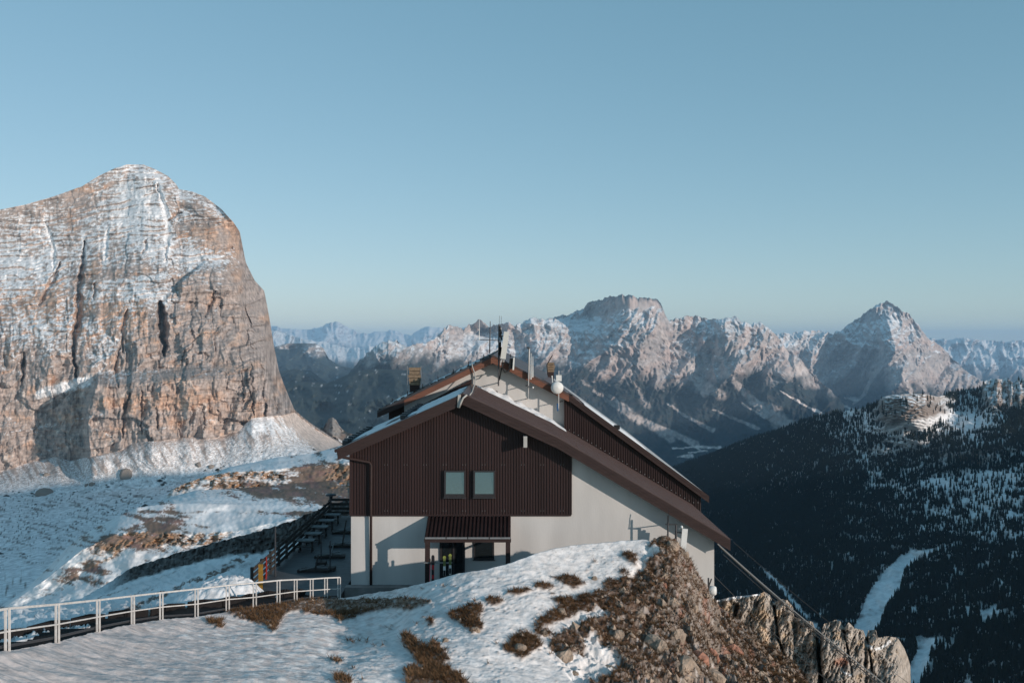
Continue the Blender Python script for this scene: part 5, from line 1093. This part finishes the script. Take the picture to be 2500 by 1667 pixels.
# ================================================================ shovelled snow pile by the railing
n1, n2 = 70, 40; Vp = np.zeros((n2, n1, 3)); cp = Vector(at(540, 1468, 50.0))
gu, gv = np.meshgrid(np.linspace(-1, 1, n1), np.linspace(-1, 1, n2))
rad = np.clip(1-np.abs(gu)**2.2-np.abs(gv)**2.0, 0, 1)**.7
Vp[..., 0] = cp.x+gu*2.6; Vp[..., 1] = cp.y+.3+gv*1.8
prof = np.interp(gu[0], [-1, -.75, -.3, .25, .55, .8, 1], [.45, .72, .85, 1.0, .92, .5, .2])
Vp[..., 2] = cp.z-.15+rad*prof[None, :]*1.35+(.22*fbm(gu*9, gv*7, 4, 211)+.12*fbm(gu*24, gv*18, 2, 212))*rad
o = grid_mesh('snow_pile', Vp, np.broadcast_to(SNOW, Vp.shape).copy(), M_ground, kind='stuff'); tag(o, 'lumpy pile of shovelled snow between handrail and terrace', 'snow pile')

# ================================================================ cable car ropes off the right corner
m_rope = mat('steel_rope', (.30, .29, .28), rough=.4, metal=.5, bstr=0)
m_rope2 = mat('dark_rope', (.05, .05, .05), rough=.5, bstr=0)
def rope(name, a, b, r, m, label, sag=.25):
    A, B_ = Vector(at(*a)), Vector(at(*b)); pts = [A.lerp(B_, t)-Vector((0, 0, sag*4*t*(1-t))) for t in np.linspace(0, 1, 14)]
    tag(MB().tube(pts, r, 6).build(name, m), label, 'cable', 'cable car ropes')
rope('cable', (1752, 1327, 57), (2250, 1737, 57), .035, m_rope, 'brighter upper rope of the thick pair leaving the right eave')
rope('cable', (1757, 1334, 57.4), (2242, 1741, 57.4), .035, m_rope2, 'darker lower rope of the thick pair leaving the right eave')
rope('cable', (1741, 1402, 56.5), (2090, 1716, 56.5), .018, m_rope2, 'thin lowest rope leaving the right wall across the crag')
rope('cable', (1765, 1352, 58), (2180, 1696, 60), .014, m_rope2, 'thin rope just below the thick pair')
rope('cable', (1790, 1322, 66), (2250, 1690, 66), .014, m_rope2, 'thin uppermost rope crossing the dark forest')

# ================================================================ rocks, turf and shrubs
def rock_mesh(name, seed, rough=.35):
    bm = bmesh.new(); bmesh.ops.create_icosphere(bm, subdivisions=2, radius=1)
    r = np.random.default_rng(seed); pl_ = r.normal(size=(9, 3)); pl_ /= np.linalg.norm(pl_, axis=1)[:, None]; dd = r.uniform(.55, .95, 9)
    for v in bm.verts:
        p = np.array(v.co)
        for n_, d_ in zip(pl_, dd):
            k = p@n_-d_
            if k > 0: p = p-n_*k*.9
        p = p+r.normal(size=3)*.035; v.co = p
    me = bpy.data.meshes.new(name); bm.to_mesh(me); bm.free(); return me
import bmesh
m_rock = mat('weathered_limestone', (.36, .275, .21), rough=.95, namp=.45, nscale=1.6, bstr=.8, bscale=3.5, bdist=.15)
m_rockf = mat('scree_boulder', (.27, .225, .19), rough=.95, namp=.3, nscale=.06, bstr=.5, bscale=.15, bdist=2)
m_lich = mat('red_lichen_rock', (.36, .175, .12), rough=.95, namp=.5, nscale=2.2, bstr=.8, bscale=4, bdist=.12)
rmesh = [rock_mesh('rock', 300+i) for i in range(5)]
def rock(px_, py_, size, label, m_, group, sq=(1, 1, .8), k=0, ground=True, D_=None):
    me = rmesh[k % 5]
    if m_ is not None:
        me = me.copy(); me.materials.clear(); me.materials.append(m_)
    o = bpy.data.objects.new('rock', me); C.objects.link(o)
    p = ground_at(px_, py_) if D_ is None else np.array(at(px_, py_, D_))
    o.location = p-np.array([0, 0, .28*size]); o.scale = (size*sq[0], size*sq[1], size*sq[2]); o.rotation_euler = (.2*k, .15*k, 1.3*k)
    tag(o, label, 'rock', group)
RG = 'rocks bedded in the foreground slope'
for i, (a, b_, s_, lab, mm) in enumerate((
    (1160, 1540, .30, 'pale rounded stone at the foot of the brown turf patch in the snow', m_rock), (1087, 1566, .24, 'lone tan stone standing in the snow above the turf fan', m_rock),
    (1270, 1590, .38, 'grey rock in the small dark turf island near the bottom centre', m_rock), (1378, 1590, .62, 'broad fractured slab at the tip of the turf tongue', m_rock),
    (1330, 1543, .30, 'round dark edged rock at the left end of the middle turf tongue', m_rock), (1372, 1498, .32, 'grey rock on top of the middle turf tongue', m_rock),
    (1450, 1410, .25, 'flat tan rock poking from the snow on the upper slope', m_rock), (1510, 1555, .42, 'pale pointed rock in the dark turf left of the big cleft', m_rock),
    (1600, 1575, .85, 'tall cleft grey boulder in the middle of the stony slope', m_rock), (1650, 1560, .8, 'split grey boulder right of the tall cleft one', m_rock), (1612, 1592, .55, 'blocky boulder under the tall cleft pair', m_rock),
    (1700, 1600, .75, 'red lichen covered boulder on the stony slope', m_lich), (1735, 1598, .6, 'second red lichen boulder beside a narrow crack', m_lich), (1680, 1645, .85, 'big rounded grey boulder at the bottom edge of the stony slope', m_rock),
    (1735, 1645, .8, 'cracked tan boulder beside the big rounded one', m_rock), (1620, 1430, .28, 'small red stained stone high on the brown slope', m_lich), (1600, 1655, .6, 'narrow upright rock in the turf near the bottom edge', m_rock),
    (1640, 1335, .45, 'brown rubbly rock on the top of the crest', m_rock), (1672, 1366, .42, 'notched rock on the shoulder of the crest beside the white panel', m_rock), (1712, 1418, .35, 'rounded brown knob on the edge of the crest by the wall', m_rock),
    (1790, 1600, .6, 'reddish rock on the lower right flank of the stony slope', m_lich), (1690, 1490, .4, 'grey rock under the wall corner on the crest flank', m_rock), (1560, 1500, .35, 'small grey rock in the middle of the dark turf', m_rock), (1485, 1620, .42, 'mossy rock at the right rim of the lower snowfield', m_rock), (1405, 1640, .22, 'small brown stone in the lower snowfield', m_rock))):
    rock(a, b_, s_*.8, lab, mm, RG, (1, .9, .75+.15*(i % 3)), i)
# loose stones and rubble of the crest: too many to count
def scatter_px(n, poly, extra=None):
    xs = np.array([p[0] for p in poly]); ys = np.array([p[1] for p in poly])
    X_ = rng.uniform(xs.min(), xs.max(), n*4); Y_ = rng.uniform(ys.min(), ys.max(), n*4); k = in_poly(X_, Y_, poly)
    return X_[k][:n], Y_[k][:n]
near_rows = (FB <= 1.995) & (FB > .35)
NRM = normals(FV)
rr_, cc_ = np.where(near_rows & (gsoft > .45)); sel = rng.permutation(len(rr_))
tri = [(0, 2, 4), (2, 1, 4), (1, 3, 4), (3, 0, 4), (2, 0, 5), (1, 2, 5), (3, 1, 5), (0, 3, 5)]
octv = np.array([(1, 0, 0), (-1, 0, 0), (0, 1, 0), (0, -1, 0), (0, 0, 1), (0, 0, -1)], float)
vs, fs = [], []
for i in sel[:4200]:
    r_, c__ = rr_[i], cc_[i]
    if rng.random() > .10+.42*steep[r_, c__]: continue
    s_ = rng.gamma(1.8, .032)*(.6+.6*steep[r_, c__]); p = FV[r_, c__]; k = len(vs); s_ = min(s_, .22)
    vs += [tuple(p+q) for q in octv*s_*rng.uniform(.55, 1.3, (6, 3))+rng.normal(size=(6, 3))*s_*.2]; fs += [tuple(k+j for j in t_) for t_ in tri]
o = link_mesh('rubble', vs, fs, m_rock); tag(o, 'loose stones strewn over the brown stony crest', 'stones', kind='stuff')
# dry grass tufts
m_grass = mat('dry_grass', (.17, .095, .05), rough=.95, namp=.6, nscale=1.5, bstr=0, spec=.05)
vs, fs = [], []
for i in sel[-15000:]:
    r_, c__ = rr_[i], cc_[i]
    if rng.random() < .15*steep[r_, c__] or (700 < FPX[r_, c__] < 1070 and FPY[r_, c__] < 1495 and rng.random() < .75): continue
    p = FV[r_, c__]; nb_ = 7
    for q in range(nb_):
        an = rng.random()*6.28; l_ = rng.uniform(.10, .26); b_ = p+np.array([math.cos(an), math.sin(an), 0])*rng.uniform(0, .10); w_ = .014
        tip = b_+np.array([math.cos(an)*l_*.8, math.sin(an)*l_*.8, l_*rng.uniform(.35, .9)]); sd_ = np.array([-math.sin(an), math.cos(an), 0])*w_
        k = len(vs); vs += [tuple(b_-sd_), tuple(b_+sd_), tuple(tip)]; fs.append((k, k+1, k+2))
o = link_mesh('dry_grass', vs, fs, m_grass); tag(o, 'tussocky brown dry grass between the snow patches', 'grass', kind='stuff')
# big boulders on the scree and valley floor
def tof_at(px_, py_):
    k = np.argmin((TPX-px_)**2+(TPY-py_)**2+((TB > 2.95) | (TB < .6))*1e6); return TV.reshape(-1, 3)[k]
BG = 'boulders below the great rock face'
for i, (a, b_, s_, sq, lab) in enumerate(((308, 1160, 13, (1, .9, 1.15), 'big rounded grey boulder standing alone on the sunlit scree'), (112, 1204, 17, (1.3, 1, .62), 'long tan boulder half in shadow at the lower left of the scree'), (113, 1160, 7, (1, 1, 1), 'small brown outcrop on the snowy scree below the cliff shadow'),
        (225, 1182, 6, (1.2, 1, .7), 'reddish stone at the shadow edge on the scree, right one of a row'), (213, 1184, 5, (1, 1, .8), 'brown stone at the shadow edge on the scree, left one of a row'), (485, 1135, 7, (1, 1, .8), 'grey boulder in the snow right of the big rounded one'), (515, 1140, 6, (1.1, 1, .8), 'smaller grey boulder lowest on the sunlit scree'))):
    me = rmesh[i % 5].copy(); me.materials.clear(); me.materials.append(m_rockf)
    o = bpy.data.objects.new('boulder', me); C.objects.link(o); o.location = tof_at(a, b_); o.scale = tuple(s_*q for q in sq); o.rotation_euler = (.1*i, 0, i*1.1); tag(o, lab, 'boulder', BG)
# mugo pine scrub on the shaded floor
rr_, cc_ = np.where((TB > 1.15) & (TB < 2.45)); w_ = sstep(-.1, .25, fbm(TPX[rr_, cc_]/90, TPY[rr_, cc_]/26, 2, 222))*sstep(.1, .3, fbm(TPX[rr_, cc_]/22, TPY[rr_, cc_]/9, 3, 221)+.1)*sstep(2.45, 2.0, TB[rr_, cc_]); k_ = np.where(rng.random(len(rr_)) < w_*.06)[0]
vs, fs = [], []
for i in k_:
    p = TV[rr_[i], cc_[i]]; s_ = rng.gamma(2.0, .85); k = len(vs)
    vs += [tuple(p+q) for q in octv*np.array([s_*1.3, s_*1.3, s_*.7])*rng.uniform(.6, 1.3, (6, 3))]; fs += [tuple(k+j for j in t_) for t_ in tri]
o = link_mesh('scrub', vs, fs, mat('dwarf_pine', (.035, .036, .03), rough=.95, namp=.4, nscale=.1, bstr=0)); tag(o, 'dark dwarf pine scrub and stones on the shaded snow', 'scrub', kind='stuff')
# orange netting along the left edge of the ski run
def rs_at(px_, py_):
    k = np.argmin((RPX-px_)**2+(RPY-py_)**2+(RB > 3.9)*1e6); return RV.reshape(-1, 3)[k]
nt = [(2195, 1358), (2160, 1387), (2135, 1410), (2122, 1440), (2110, 1465), (2098, 1495), (2085, 1532)]
mb = MB()
for (a, b_) in zip(nt[:-1], nt[1:]):
    for q in range(4):
        A_ = rs_at(a[0]+(b_[0]-a[0])*q/4, a[1]+(b_[1]-a[1])*q/4); B_ = rs_at(a[0]+(b_[0]-a[0])*(q+1)/4, a[1]+(b_[1]-a[1])*(q+1)/4)
        mb.bar(A_+np.array([0, 0, .8]), B_+np.array([0, 0, .8]), .15, 2.0)
tag(mb.build('safety_net', mat('maroon_net', (.10, .03, .035), bstr=0)), 'dark red safety net along the left edge of the ski run', 'net')
